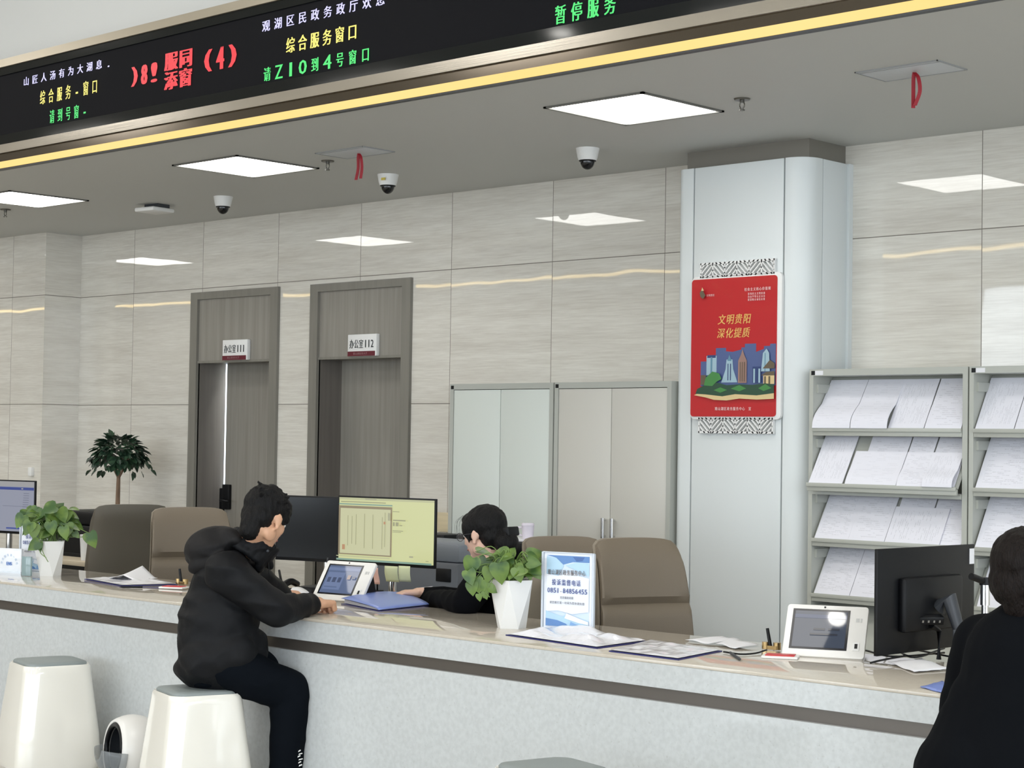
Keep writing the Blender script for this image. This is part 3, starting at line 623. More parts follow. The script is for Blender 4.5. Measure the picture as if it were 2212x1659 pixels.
shelf_unit(-4.492, -3.560, 'grey steel shelf of printed forms cut by the right edge')
bm = BM(); bx = thing('shelf_divider', (-5.0, 8.0, 1.25), 'narrow grey bar lying across the shelf below the pulled out row of forms', 'bar')
box(bm, (-5.40, SY-.003, 1.232), (-4.53, SY+.014, 1.258)); new('bar', bm, M_shelf, bx)
def form(x0, x1, row, mi, lab, bulge=0, off=0, L=.30, rot=0, dz=0, group='printed forms on the shelves'):
    o = -.05 if (row == 1 and x0 < -4.5) else 0; bm = BM(); z = lips[row]+.004+dz
    sheet(bm, x0, x1, SY+.008+o-off+dz*TILT, z, L, TILT, bulge, 0, rot); fixn(bm)
    ob = new('printed_form', bm, M_form[mi], smooth='auto'); return tag(ob, lab, 'form', group)
form(-5.395, -5.165, 0, 3, 'curling printed form furthest left on the top shelf', .05, .004)
form(-5.160, -4.945, 0, 3, 'curling printed form second from the left on the top shelf', .05, .006)
form(-4.950, -4.745, 0, 2, 'flat printed form second from the right on the top shelf', 0, .004)
form(-4.738, -4.535, 0, 0, 'flat printed form furthest right on the top shelf', .01, .004)
form(-5.390, -5.185, 1, 2, 'form with a turquoise print furthest left on the second shelf', 0, .006)
form(-5.165, -4.865, 1, 3, 'wide white form left of the middle on the second shelf', .01, .010, L=.20)
form(-4.860, -4.700, 1, 0, 'narrow white form right of the middle on the second shelf', .02, .010, L=.20)
form(-4.710, -4.545, 1, 2, 'curling white form furthest right on the second shelf', .035, .014, L=.20)
form(-5.100, -4.870, 1, 0, 'dim form behind the wide white form on the second shelf', 0, .002, L=.29)
form(-4.862, -4.720, 1, 1, 'dim form with a dark heading behind the narrow form on the second shelf', 0, .002, L=.29)
form(-4.712, -4.545, 1, 0, 'dim form behind the curling one on the second shelf', 0, .002, L=.29)
form(-5.385, -5.180, 2, 1, 'printed form furthest left on the third shelf', 0, .004)
form(-5.178, -4.965, 2, 0, 'printed form second from the left on the third shelf', 0, .006)
form(-4.945, -4.745, 2, 1, 'form with a printed heading behind the large sheet on the third shelf', 0, .002)
form(-4.738, -4.535, 2, 0, 'printed form furthest right on the third shelf', 0, .002)
form(-4.960, -4.650, 2, 2, 'large sheet lying across the forms on the third shelf', 0, .010, L=.21)
form(-5.385, -5.170, 3, 1, 'form with a printed diagram furthest left on the fourth shelf', 0, .004)
form(-5.166, -4.950, 3, 0, 'printed form second from the left on the fourth shelf', 0, .006)
form(-4.94, -4.72, 3, 0, 'printed form behind the back of the right monitor on the fourth shelf', 0, .004)
form(-4.460, -4.255, 0, 2, 'printed form at the left of the right shelf, top row', 0, .004)
form(-4.250, -4.045, 0, 3, 'printed form second on the right shelf, top row', 0, .004)
form(-4.455, -4.190, 1, 1, 'large printed form on the right shelf, second row', 0, .006)
form(-4.185, -3.95, 1, 3, 'printed form second on the right shelf, second row', 0, .006)
form(-4.455, -4.170, 2, 1, 'closely printed form on the right shelf, third row', 0, .006)
form(-4.16, -3.93, 2, 0, 'printed form second on the right shelf, third row', 0, .006)
form(-4.440, -4.230, 3, 3, 'white form on the right shelf behind the seated head', .01, .006)

# ------------------------------------------------------------------ swivel chairs
def chair(p, yaw, w_, h, zt, lab, back=False, tilt=.14):
    """p: foot point on the floor; high leather back whose top is at zt; the sitter would face -Y turned by yaw"""
    t = thing('office_chair', p, lab, 'chair', 'taupe leather office chairs'); Mz = Matrix.Translation(p) @ Matrix.Rotation(yaw, 4, 'Z')
    def surf(off, y0, grow=0, seam=False):
        G = []; n = 22; m = 12
        for i in range(n+1):
            v = i/n; z = zt-h+v*h; row = []
            hw = (w_/2+grow)*(1.10-.17*v)
            yy = y0+tilt*(v*h)+.05*(2*v-1)**2
            rc = .075
            for j in range(m+1):
                u = -1+2*j/m; x = hw*math.sin(u*PI/2*.999); zz = z
                # rounded top corners
                if v > .8:
                    k = (v-.8)/.2; zz -= .055*k*k*abs(u)**5+.012*k*u*u
                dep = off*(1-.55*abs(u)**6)*(1-.5*max(0, (v-.86)/.14)**2)
                if seam and abs(v-.59) < .024: dep *= .45
                row.append(Mz @ V3(x, yy-dep-.03*u*u*(-1 if off < 0 else 1)*0+.035*u*u*-1, zz))
            G.append(row)
        return G
    def slab(front, rear, m_):
        bm = BM(); A = [[bm.verts.new(c) for c in r_] for r_ in front]; B = [[bm.verts.new(c) for c in r_] for r_ in rear]; n = len(A)-1; m = len(A[0])-1
        for i in range(n):
            for j in range(m): bm.faces.new((A[i][j], A[i][j+1], A[i+1][j+1], A[i+1][j])); bm.faces.new((B[i+1][j], B[i+1][j+1], B[i][j+1], B[i][j]))
            bm.faces.new((A[i+1][0], B[i+1][0], B[i][0], A[i][0])); bm.faces.new((A[i][m], B[i][m], B[i+1][m], A[i+1][m]))
        for j in range(m): bm.faces.new((A[n][j], A[n][j+1], B[n][j+1], B[n][j])); bm.faces.new((B[0][j], B[0][j+1], A[0][j+1], A[0][j]))
        fixn(bm); return bm
    new('back_cushion', slab(surf(.045, 0, 0, True), surf(0, 0), None), M_leather2 if back else M_leather, t, smooth='auto')
    new('back_shell', slab(surf(0, .0005, .004), surf(-.05, .0005, .004), None), M_leather3 if back else M_leather2, t, smooth='auto')
    bm = BM(); box(bm, (-w_/2+.02, -.50, .42), (w_/2-.02, .02, .52), Mz); new('seat', bm, M_leather, t, bevel=.03, seg=3)
    bm = BM(); cyl(bm, Mz @ V3(0, -.22, .09), Mz @ V3(0, -.22, .42), .03); new('gas_lift', bm, M_chrome, t, smooth='auto')
    for k in range(5):
        a = 2*PI*k/5+.3; e = Mz @ V3(.29*math.cos(a), -.22+.29*math.sin(a), .065); bm = BM(); tube(bm, [Mz @ V3(0, -.22, .10), e], [.026, .016]); lg = new('base_arm', bm, M_alu, t, smooth='auto')
        bm = BM(); cyl(bm, e-V3(.018, 0, .037), e+V3(.018, 0, -.037), .027); new('caster', bm, M_blackp, lg, smooth='auto')
    return t
def foot(px, py, z, Y): q = aY(px, py, Y); return V3(q.x, Y, 0)
p = aY(1400, 1200, 6.1); chair(V3(p.x, 6.1, 0), math.radians(68), .43, .68, 1.070, 'empty taupe leather office chair between the upright sign and the pillar')
p = aY(1232, 1200, 6.55); chair(V3(p.x, 6.55, 0), math.radians(62), .43, .68, 1.025, 'taupe leather office chair half hidden behind the upright sign')
p = aY(418, 1180, 6.45); chair(V3(p.x, 6.45, 0), math.radians(66), .48, .70, 1.065, 'taupe leather office chair half hidden behind the young man')
p = aY(272, 1180, 6.75); chair(V3(p.x, 6.75, 0), math.radians(248), .50, .72, 1.050, 'dark backed taupe office chair furthest left, in front of the small tree', back=True)

# ------------------------------------------------------------------ monitors
def monitor(pc, yaw, w_, h, art, artm, lab, desk_z, back=False, tilt=0, stand=True, pedm=None):
    """pc: centre of the panel; its face looks to -Y turned by yaw"""
    t = thing('computer_monitor', (pc.x, pc.y, desk_z), lab, 'monitor', 'computer monitors'); Mz = faceM(pc, yaw, tilt); L = Mz.to_3x3()
    bm = BM(); box(bm, (-w_/2, -h/2, -.014), (w_/2, h/2, 0), Mz); cs = new('casing', bm, M_blackp, t, bevel=.002)
    bm = BM(); box(bm, (-w_*.30, -h*.30, -.045), (w_*.30, h*.22, -.013), Mz); new('rear_bulge', bm, M_blackp, t, bevel=.012)
    bz = .008
    if art: quads('screen', Mz, [((-w_/2+bz, -h/2+.016, w_/2-bz, h/2-bz), 0)]+[(((-w_/2+bz)+a*(w_-2*bz), (-h/2+.016)+b*(h-.024), (-w_/2+bz)+c*(w_-2*bz), (-h/2+.016)+d*(h-.024)), k) for a, b, c, d, k in art], artm, t)
    else: quads('screen', Mz, [((-w_/2+bz, -h/2+.016, w_/2-bz, h/2-bz), 0)], [mat('screen_off', (6, 9, 13), .12, 0, .25)], t)
    if stand:
        b = Mz @ V3(0, 0, -.06); bm = BM(); cyl(bm, V3(b.x, b.y, desk_z+.01), V3(b.x, b.y, pc.z), .019, .019, 20); new('stand_post', bm, pedm or M_chrome, t, smooth='auto')
        bm = BM(); box(bm, (-.02, -.03, -.062), (.02, .03, -.03), Mz); new('mount', bm, M_blackp, t)
        bm = BM(); box(bm, (-.12, -.09, 0), (.12, .09, .014), Matrix.Translation((b.x, b.y, desk_z)) @ Matrix.Rotation(yaw, 4, 'Z')); new('stand_base', bm, M_blackp, t, bevel=.004)
    return t
def em(n, c, s=1.0): return emis('scr_'+n, c, s)
pc = aY(833, 1148, 5.88)
ym = [em('lime', (198, 201, 146)), em('dimlime', (176, 178, 136)), em('teal', (118, 150, 134)), em('page', (190, 190, 150)), em('brown', (132, 118, 88)), em('ink', (148, 148, 112)), em('stamp', (176, 130, 92)), em('shade', (160, 160, 128))]
ya = [(0, .965, 1, 1, 1), (.28, .97, .40, .995, 7), (.02, .925, .5, .94, 5), (0, .885, .57, .905, 2), (0, .09, .57, .87, 4), (.02, .11, .555, .83, 3)]
for x in (.10, .145, .19, .28, .37, .47, .50): ya.append((x, .2+.1*random.random(), x+.006, .7+.1*random.random(), 5))
ya += [(.05, .17, .08, .25, 6), (.49, .60, .51, .64, 6), (.535, .66, .56, .78, 7), (.59, .66, .72, .68, 5), (.59, .58, .61, .64, 5), (.62, .58, .65, .64, 5), (.66, .585, .69, .60, 5), (.59, .50, .70, .512, 5), (.59, .48, .68, .488, 5), (.59, .80, .66, .81, 5), (.77, .10, .81, .125, 7), (.94, .055, .97, .065, 5), (0, 0, 1, .03, 2), (0, .06, .57, .075, 1)]
MYW = math.radians(9)
monitor(pc, MYW, .590, .325, ya, ym, 'monitor with a pale yellow green page open, left of the seated clerk', .72)
pb = aY(694, 1143, 6.02)
t = monitor(pb, MYW+math.radians(6), .56, .33, None, None, 'switched off black monitor behind the lit yellow green one', .72)
M_scb = em('blue', (52, 72, 142)); 
pc2 = aY(6, 1094, 6.12)
lm = [em('greyblue', (138, 142, 158)), em('navy', (44, 62, 132)), em('toolbar', (150, 150, 152)), em('txt', (112, 116, 134)), M_scb]
la = [(0, .90, 1, 1, 2), (0, .40, .25, .41, 3), (.5, .5, .9, .51, 3), (0, .83, 1, .885, 1), (.80, .845, .83, .87, 2)]
for k in range(12): la.append((.84, .76-.045*k, .93, .775-.045*k, 3)); la.append((.30+.05*(k % 3), .74-.047*k, .46, .75-.047*k, 3))
la += [(.26, .28, .32, .31, 4), (.60, .05, .82, .08, 4), (.1, .05, .3, .08, 4)]
monitor(pc2, math.radians(12), .56, .335, la, lm, 'monitor with a grey page and blue bar cut by the left edge', .66)
# monitor on the right, seen from behind
pr_ = aD(1996, 1292, 6.35); RT = monitor(pr_, math.radians(268), .61, .36, None, None, 'black monitor seen from behind near the right end of the counter', .62, stand=False)
Mr = faceM(pr_, math.radians(268)); bm = BM(); bk = Mr @ V3(-.02, -.03, -.05)
tube(bm, [bk, Mr @ V3(-.02, .005, -.09), Mr @ V3(-.03, -.10, -.12), V3((Mr @ V3(-.03, -.10, -.12)).x, (Mr @ V3(-.03, -.10, -.12)).y, .62)], [.03, .028, .02, .02], 10); new('support_arm', bm, M_dgrey, RT, smooth='auto')
bm = BM(); box(bm, (-.300, .11, -.016), (-.270, .165, -.0142), Mr); new('white_label', bm, M_paper, RT)

# ------------------------------------------------------------------ tablet terminals
def terminal(p, yaw, lab, content, tilt=.60):
    """white signing terminal standing on the counter, leaning back"""
    t = thing('signing_terminal', p, lab, 'terminal', 'white signing terminals on the counter'); W_, H_ = .285, .205
    Mz = faceM(p+V3(0, 0, .001), yaw, tilt) @ Matrix.Translation((0, H_/2+.002, 0))
    bm = BM(); prism(bm, rrect(W_, H_, .012), -.016, Mz); fixn(bm); new('casing', bm, M_white, t, bevel=.003)
    quads('screen', Mz, [((-W_/2+.022, -H_/2+.028, W_/2-.062, H_/2-.018), 0)]+[((-.1115+a*.183, -.0665+b*.143, -.1115+c*.183, -.0665+d*.143), k) for a, b, c, d, k in content], TMAT, t)
    bm = BM(); box(bm, (W_/2-.042, -H_/2+.030, 0), (W_/2-.020, -H_/2+.062, .002), Mz); fp = new('fingerprint_reader', bm, M_whitem, t)
    bm = BM(); box(bm, (W_/2-.036, -H_/2+.038, .002), (W_/2-.026, -H_/2+.056, .003), Mz); new('sensor', bm, M_blackp, fp)
    bm = BM(); cyl(bm, Mz @ V3(-.01, H_/2-.009, -.001), Mz @ V3(-.01, H_/2-.009, .0015), .0035, n=12); new('camera_lens', bm, M_blackp, t)
    bm = BM(); box(bm, (W_/2-.04, H_/2-.062, 0), (W_/2-.028, H_/2-.048, .001), Mz); box(bm, (W_/2-.024, H_/2-.062, 0), (W_/2-.018, H_/2-.048, .001), Mz); new('small_mark', bm, mat('pale_mark', (190, 190, 188), .5), t)
    # wedge foot behind
    R = Matrix.Translation(p) @ Matrix.Rotation(yaw, 4, 'Z'); st = math.sin(tilt); ct = math.cos(tilt)
    bm = BM(); prof = [(.02, 0), (.16, 0), (H_*.80*st+.03, H_*.80*ct), (H_*.80*st+.012, H_*.80*ct)]
    for s in (-.085,):
        va = [bm.verts.new(R @ V3(-.09, y, z)) for y, z in prof]; vb = [bm.verts.new(R @ V3(.115, y, z)) for y, z in prof]; bm.faces.new(va); bm.faces.new(vb[::-1])
        for i in range(4): bm.faces.new((va[i], vb[i], vb[(i+1) % 4], va[(i+1) % 4]))
    fixn(bm); new('stand_wedge', bm, M_blackp, t); return t, Mz
TMAT = [mat('bezel_black', (16, 18, 26), .1, 0, .15), em('tabblue', (84, 100, 134)), em('tabblue2', (104, 120, 156)), em('tabdark', (62, 74, 104)), em('tabgold', (142, 120, 112)), em('tabgrey', (52, 62, 80)), em('tabtext', (30, 36, 50))]
for m_ in TMAT[1:]: m_.node_tree.nodes['Principled BSDF'].inputs['Roughness'].default_value = .025; m_.node_tree.nodes['Principled BSDF'].inputs['Specular IOR Level'].default_value = .2
p = aZ(724, 1298, CT)
terminal(V3(p.x, p.y, CT), math.radians(10), 'white signing terminal with a blue menu screen beside the young man', [(0, 0, 1, 1, 1), (.0, .82, 1, .93, 2), (.05, .12, .58, .75, 2), (.10, .38, .20, .56, 3), (.26, .38, .37, .56, 3), (.43, .38, .53, .56, 3), (.70, .50, .80, .66, 4), (.84, .52, .96, .62, 3), (.1, .18, .5, .22, 1)])
p = aZ(1776, 1421, CT)
T2, M2 = terminal(V3(p.x, p.y, CT), math.radians(24), 'white signing terminal with a dark blue screen near the right end', [(0, 0, 1, 1, 5), (.0, .80, 1, .90, 3), (.38, .47, .60, .53, 6), (.66, .47, .88, .53, 6), (.32, .33, .85, .38, 6)])
# round downlights in the tall hall ceiling
def downlight(x, y, r, lab):
    t = thing('downlight', (x, y, 5.2), lab, 'downlight', 'round downlights in the tall hall ceiling'); bm = BM(); cyl(bm, (x, y, 5.188), (x, y, 5.199), r+.02, r+.03, 32); new('trim_ring', bm, M_whitem, t, smooth='auto')
    bm = BM(); cyl(bm, (x, y, 5.182), (x, y, 5.189), r, r, 32); new('lamp', bm, emis('downlight_lamp', (255, 252, 244), 60), t)
def mirror_spot(px, py, q, n):
    d = ray(px, py); hit = EYE+d*((q-EYE).dot(n)/d.dot(n)); d = d.normalized(); r = d-n*2*d.dot(n); return hit+r*((5.18-hit.z)/r.z)
n2 = (M2.to_3x3() @ V3(0, 0, 1)).normalized(); a = mirror_spot(1808, 1336, M2 @ V3(0, 0, 0), n2); b = mirror_spot(1213, 74, V3(0, FY+.008, 3.3), V3(0, -1, 0))
downlight(a.x, a.y, .055, 'round downlight high in the hall ceiling over the right end of the counter')
downlight(b.x, b.y, .09, 'round downlight high in the hall ceiling further back in the hall')
# ================================================================== THINGS ON THE COUNTER
def pot(px, py, yaw, hgt, top, bot, label_, leaves, seed, stems, group='potted pothos on the counter'):
    """white faceted planter with trailing heart shaped leaves. leaves: (px, py, depth offset, size, spin, droop)"""
    p = aZ(px, py, CT); rnd = random.Random(seed); t = thing('potted_plant', p, label_, 'potted plant', group); R = Matrix.Translation(p) @ Matrix.Rotation(yaw, 4, 'Z')
    bm = BM(); n = 5; T = [bm.verts.new(R @ V3(top*math.cos(2*PI*k/n), top*math.sin(2*PI*k/n), hgt)) for k in range(n)]
    B = [bm.verts.new(R @ V3(bot*math.cos(2*PI*(k+.5)/n), bot*math.sin(2*PI*(k+.5)/n), 0)) for k in range(n)]
    for k in range(n): bm.faces.new((B[k], B[(k+1) % n], T[(k+1) % n])); bm.faces.new((B[k], T[(k+1) % n], T[k]))
    I = [bm.verts.new(R @ V3(top*.92*math.cos(2*PI*k/n), top*.92*math.sin(2*PI*k/n), hgt)) for k in range(n)]
    J = [bm.verts.new(R @ V3(top*.88*math.cos(2*PI*k/n), top*.88*math.sin(2*PI*k/n), hgt-.02)) for k in range(n)]
    for k in range(n): bm.faces.new((T[k], T[(k+1) % n], I[(k+1) % n], I[k])); bm.faces.new((I[k], I[(k+1) % n], J[(k+1) % n], J[k]))
    bm.faces.new(B[::-1]); fixn(bm); new('planter', bm, M_whitem, t)
    bm = BM(); bm.faces.new([bm.verts.new(R @ V3(top*.89*math.cos(2*PI*k/n), top*.89*math.sin(2*PI*k/n), hgt-.018)) for k in range(n)]); new('soil', bm, M_soil, t)
    fb = BM(); sb = BM(); root = p+V3(0, 0, hgt-.02); d0 = (p-EYE).dot(CF)
    def heart(c, L, nrm, tip):
        nrm = nrm.normalized(); tip = (tip-nrm*tip.dot(nrm)).normalized(); s = nrm.cross(tip); M = frame(c, s, tip, nrm)
        prof = [(0, 0), (.16, -.10), (.34, -.10), (.46, .04), (.47, .24), (.38, .50), (.22, .74), (0, 1.0)]
        mid = [fb.verts.new(M @ V3(0, L*y, -.10*L*y*y-.02*L)) for y in (0, .05, .12, .24, .42, .62, .82, 1.0)]
        for sg in (-1, 1):
            ed = [fb.verts.new(M @ V3(sg*x*L, y*L, .10*L*x*2-.16*L*y*y)) for x, y in prof[1:-1]]
            ch = [mid[0]]+ed+[mid[-1]]
            for i in range(7):
                a, b, c_, d_ = mid[i], mid[i+1], ch[i+1], ch[i]
                q = [v for k, v in enumerate((a, b, c_, d_)) if v not in (a, b, c_, d_)[:k]]
                if len(q) > 2: fb.faces.new(q if sg > 0 else q[::-1])
    for lx, ly, dd, L, spin, face in leaves:
        c = aD(lx, ly, d0+dd); tip = CR*math.sin(spin)-CU*math.cos(spin)
        nrm = (-CF*face+V3(0, 0, 1)*(1-face)+CR*rnd.uniform(-.3, .3)); base = c-tip.normalized()*L*.4; heart(base, L, nrm, tip-CF*rnd.uniform(-.3, .3))
        mid = (base+root)/2+V3(0, 0, .05+.03*rnd.random()); tube(sb, curve([root+V3(rnd.uniform(-.04, .04), rnd.uniform(-.04, .04), 0), mid, base], 5), .0018, 5)
    for st in stems: tube(sb, curve([aD(a, b, d0+c_) for a, b, c_ in st], 5), .0020, 5)
    new('foliage', fb, M_leaf, t, smooth=True); new('stems', sb, M_stem, t, smooth=True); return t
def scatter(n, cx, cy, rx, ry, seed, L0=.05, L1=.075):
    rn = random.Random(seed); out = []
    for _ in range(n):
        a = rn.uniform(0, 2*PI); q = math.sqrt(rn.random()); x = cx+rx*q*math.cos(a); y = cy+ry*q*math.sin(a)
        out.append((x, y, rn.uniform(-.07, .07), rn.uniform(L0, L1), rn.gauss((x-cx)/rx*.9, .6), rn.uniform(.25, .9)))
    return out
pot(107, 1243, .35, .180, .088, .058, 'white faceted planter with trailing pothos beside the small plaque at the left', scatter(46, 112, 1128, 62, 32, 3, .06, .085)+[(45, 1125, -.05, .075, -.5, .8), (62, 1140, -.07, .075, -.4, .8), (75, 1178, -.09, .07, -.9, .9), (88, 1180, -.08, .05, .3, .8), (165, 1155, -.02, .04, .8, .8), (198, 1165, -.02, .085, .35, .95), (125, 1098, .02, .07, 2.4, .8), (160, 1100, .02, .06, 1.6, .2), (140, 1150, -.08, .07, .2, .9), (110, 1140, -.09, .07, .1, .9)], 5,
    [((84, 1180, -.08), (88, 1195, -.09), (100, 1205, -.09)), ((90, 1185, -.08), (96, 1200, -.09), (104, 1214, -.09)), ((150, 1160, -.02), (178, 1160, -.02), (190, 1158, -.02))])
pot(1104, 1356, .30, .190, .090, .060, 'white faceted planter with bright trailing pothos in front of the seated clerk', scatter(26, 1112, 1222, 46, 28, 11, .05, .075)+[(1018, 1222, -.05, .075, -.25, .95), (1015, 1246, -.06, .06, .3, .8), (1046, 1195, 0, .075, 1.3, .25), (1044, 1218, 0, .06, -.5, .8), (1080, 1236, -.08, .085, .15, .95), (1032, 1262, -.05, .06, .2, .9), (1050, 1270, -.06, .055, -.4, .9), (1064, 1274, -.07, .04, .9, .8), (1020, 1270, -.05, .055, .1, .9), (1055, 1240, -.06, .06, -.2, .9), (1155, 1196, 0, .065, 1.9, .7), (1150, 1225, -.02, .06, .5, .8), (1160, 1240, -.03, .045, .7, .8), (1120, 1240, -.08, .06, .3, .9), (1085, 1198, .02, .06, -1.2, .5), (1105, 1192, .02, .05, 2.6, .6), (1035, 1290, -.06, .03, .1, .9), (1048, 1285, -.06, .035, .3, .9)], 9,
    [((1060, 1245, -.05), (1045, 1262, -.05), (1044, 1292, -.06)), ((1060, 1240, -.05), (1030, 1235, -.05), (1020, 1226, -.05)), ((1052, 1262, -.06), (1050, 1280, -.06), (1058, 1290, -.06))])
# upright acrylic signs
SB = [mat('sign_'+n, c, .35) for n, c in (('white', (232, 236, 244)), ('sky', (176, 208, 230)), ('blue', (92, 134, 190)), ('mid', (126, 166, 212)), ('pale', (206, 222, 238)), ('deep', (64, 100, 160)), ('green', (140, 178, 190)))]
def counter_sign(p, yaw, lab, dark=True):
    t = thing('sign_stand', p, lab, 'sign', 'upright acrylic signs on the counter'); W_, H_ = .222, .298; Mz = Matrix.Translation(p) @ Matrix.Rotation(yaw, 4, 'Z')
    A = Mz @ FRONT(0, -.002, H_/2+.004)
    def q(x, y): return (-.104+x*.208, .146-y*.292)
    quads('printed_sheet', A, [([q(0, 1), q(1, 1), q(1, 0), q(0, 0)], 0), ([q(.05, .97), q(.95, .97), q(.95, .03), q(.05, .03)], 4), ([q(.05, .03), q(.95, .03), q(.95, .11), q(.6, .11), q(.4, .15), q(.25, .06)], 2), ([q(.6, .04), q(.85, .04), q(.8, .09), q(.68, .1)], 5),
        ([q(.05, .05), q(.25, .06), q(.42, .16), q(.3, .30), q(.05, .28)], 1), ([q(.45, .16), q(.7, .11), q(.95, .115), q(.95, .29), q(.8, .26), q(.62, .2)], 1), ([q(.05, .28), q(.3, .30), q(.55, .24), q(.75, .29), q(.95, .32), q(.95, .76), q(.6, .80), q(.3, .76), q(.05, .78)], 0),
        ([q(.05, .77), q(.2, .80), q(.4, .84), q(.5, .80), q(.7, .84), q(.95, .88), q(.95, .97), q(.05, .97)], 1), ([q(.05, .87), q(.3, .89), q(.48, .93), q(.55, .97), q(.05, .97)], 2), ([q(.55, .97), q(.58, .90), q(.7, .93), q(.95, .95), q(.95, .97)], 3), ([q(.45, .86), q(.49, .79), q(.75, .85), q(.95, .89), q(.95, .93), q(.75, .91)], 0)], SB, t)
    bm = BM(); write(bm, '观山湖区政务服务中心', A, -.086, .062, .0145, .021, .0168, .008, .0005); new('heading', bm, mat('sign_brown', (92, 84, 84), .5), t)
    bm = BM(); write(bm, '投诉监督电话', A, -.067, .022, .0185, .023, .0215, .008, .0006); write(bm, '0851-84856455', A, -.086, -.008, .0105, .019, .0136, .008, .0005); new('phone_line', bm, mat('sign_navy', (58, 76, 140), .5), t)
    bm = BM(); write(bm, '若您遇到问题', A, -.030, -.030, .0085, .010, .0098, .008, .0002); write(bm, '请您拨打第一时间为您协调处理', A, -.076, -.050, .0095, .010, .0110, .008, .0002); new('small_lines', bm, mat('sign_grey', (96, 98, 112), .5), t)
    bm = BM(); 
    for s in (-1, 1): box(bm, (s*.111-.004, -.008, .002), (s*.111+.004, .006, H_+.004), Mz)
    box(bm, (-.111, -.008, H_+.002), (.111, .006, H_+.006), Mz); new('acrylic_edge', bm, mat('acrylic_edge', (206, 214, 224), .08), t)
    bm = BM(); box(bm, (-.112, .0, .002), (.112, .004, H_+.004), Mz); box(bm, (-.112, -.035, 0), (.112, .05, .003), Mz); new('acrylic_back', bm, mat('acrylic_back', (214, 220, 226), .1), t)
p = (aZ(1168, 1358, CT)+aZ(1285, 1367, CT))/2; counter_sign(p, math.radians(14), 'upright acrylic sign with telephone number beside the middle potted plant')
p = aZ(66, 1236, CT); counter_sign(V3(p.x, p.y+.03, CT), math.radians(14), 'upright acrylic sign half hidden behind the left potted plant')
p = aZ(20, 1237, CT); t = thing('plaque', p, 'small white acrylic plaque with blue lettering at the left edge', 'sign'); Mz = Matrix.Translation(p) @ Matrix.Rotation(math.radians(18), 4, 'Z')
bm = BM(); box(bm, (-.085, -.008, .006), (.085, .008, .128), Mz); new('plate', bm, mat('plaque_white', (236, 240, 246), .12), t, bevel=.002); A = Mz @ FRONT(0, -.0085, .07)
bm = BM(); box(bm, (-.095, -.022, 0), (.095, .022, .008), Mz); new('base', bm, mat('acrylic_edge', (206, 214, 224), .08), t)
bm = BM(); write(bm, 'ENS', A, -.010, -.030, .011, .017, .0125, .003, .0012); new('lettering', bm, mat('plaque_blue', (70, 116, 190), .4), t)
bm = BM()
for i, ch in enumerate('党员服务第一岗位'):
    a = PI*(1-(i+.5)/8); Mc = A @ Matrix.Translation((.008+.052*math.cos(a), -.028+.052*math.sin(a), 0)) @ Matrix.Rotation(a-PI/2, 4, 'Z'); write(bm, ch, Mc, -.007, -.007, .014, .014, None, .003)
new('arched_lettering', bm, mat('plaque_pale', (158, 184, 214), .4), t)
p = aZ(66, 1243, CT); bm = BM(); Mz = Matrix.Translation(V3(p.x+.02, p.y-.035, CT)) @ Matrix.Rotation(math.radians(18), 4, 'Z'); box(bm, (-.03, -.006, .001), (.03, .006, .10), Mz); tag(new('acrylic_block', bm, mat('teal_acrylic', (140, 160, 163), .1), bevel=.001), 'small teal tinted acrylic block between the plaque and the left planter', 'block')

# document sleeves lying on the counter
def patch(bm, c4, nx, ny, fz):
    a, b, c, d = [Vector(q) for q in c4]; G = []
    for i in range(ny+1):
        v = i/ny; row = []
        for j in range(nx+1):
            u = j/nx; q = a.lerp(b, u).lerp(d.lerp(c, u), v); row.append(bm.verts.new((q.x, q.y, q.z+fz(u, v))))
        G.append(row)
    for i in range(ny):
        for j in range(nx): bm.faces.new((G[i][j], G[i][j+1], G[i+1][j+1], G[i+1][j]))
def sleeve(c4, lab, seed, hump):
    cc = sum((Vector(q) for q in c4), V3(0, 0, 0))/4; t = thing('document_sleeve', cc, lab, 'document sleeve', 'clear film document sleeves on the counter')
    bm = BM(); a = [V3(q[0], q[1], CT+.0005) for q in c4]; lo = [bm.verts.new(q) for q in a]; hi = [bm.verts.new(q+V3(0, 0, .0035)) for q in a]; bm.faces.new(lo[::-1]); bm.faces.new(hi)
    for i in range(4): bm.faces.new((lo[i], lo[(i+1) % 4], hi[(i+1) % 4], hi[i]))
    fixn(bm); new('blue_back', bm, M_bluedk, t)
    ins = [cc.lerp(V3(*q), .965) for q in c4]
    def fz(u, v):
        e = min(u, 1-u, v, 1-v)*6; e = min(1, e); n1 = noise.noise(V3(u*3.2+seed, v*3.2, seed)); n2 = noise.noise(V3(u*9, v*7, seed+5))
        return .007+e*(max(0, n1+.25)*hump+n2*.006+.002)
    bm = BM(); patch(bm, [(q.x, q.y, CT) for q in ins], 34, 26, fz); new('film', bm, M_film, t, smooth=True)
sleeve([aZ(*q, CT) for q in ((1092, 1373), (1290, 1402), (1400, 1387), (1222, 1356))], 'crumpled clear film sleeve with blue back in front of the upright sign', 2.2, .035)
sleeve([aZ(*q, CT) for q in ((1315, 1408), (1465, 1427), (1560, 1408), (1405, 1385))], 'clear film sleeve with blue back right of the crumpled one in front of the sign', 6.4, .010)
sleeve([aZ(*q, CT) for q in ((182, 1252), (262, 1267), (384, 1264), (300, 1244))], 'clear film sleeve with papers on the counter between the left plant and the young man', 9.1, .010)
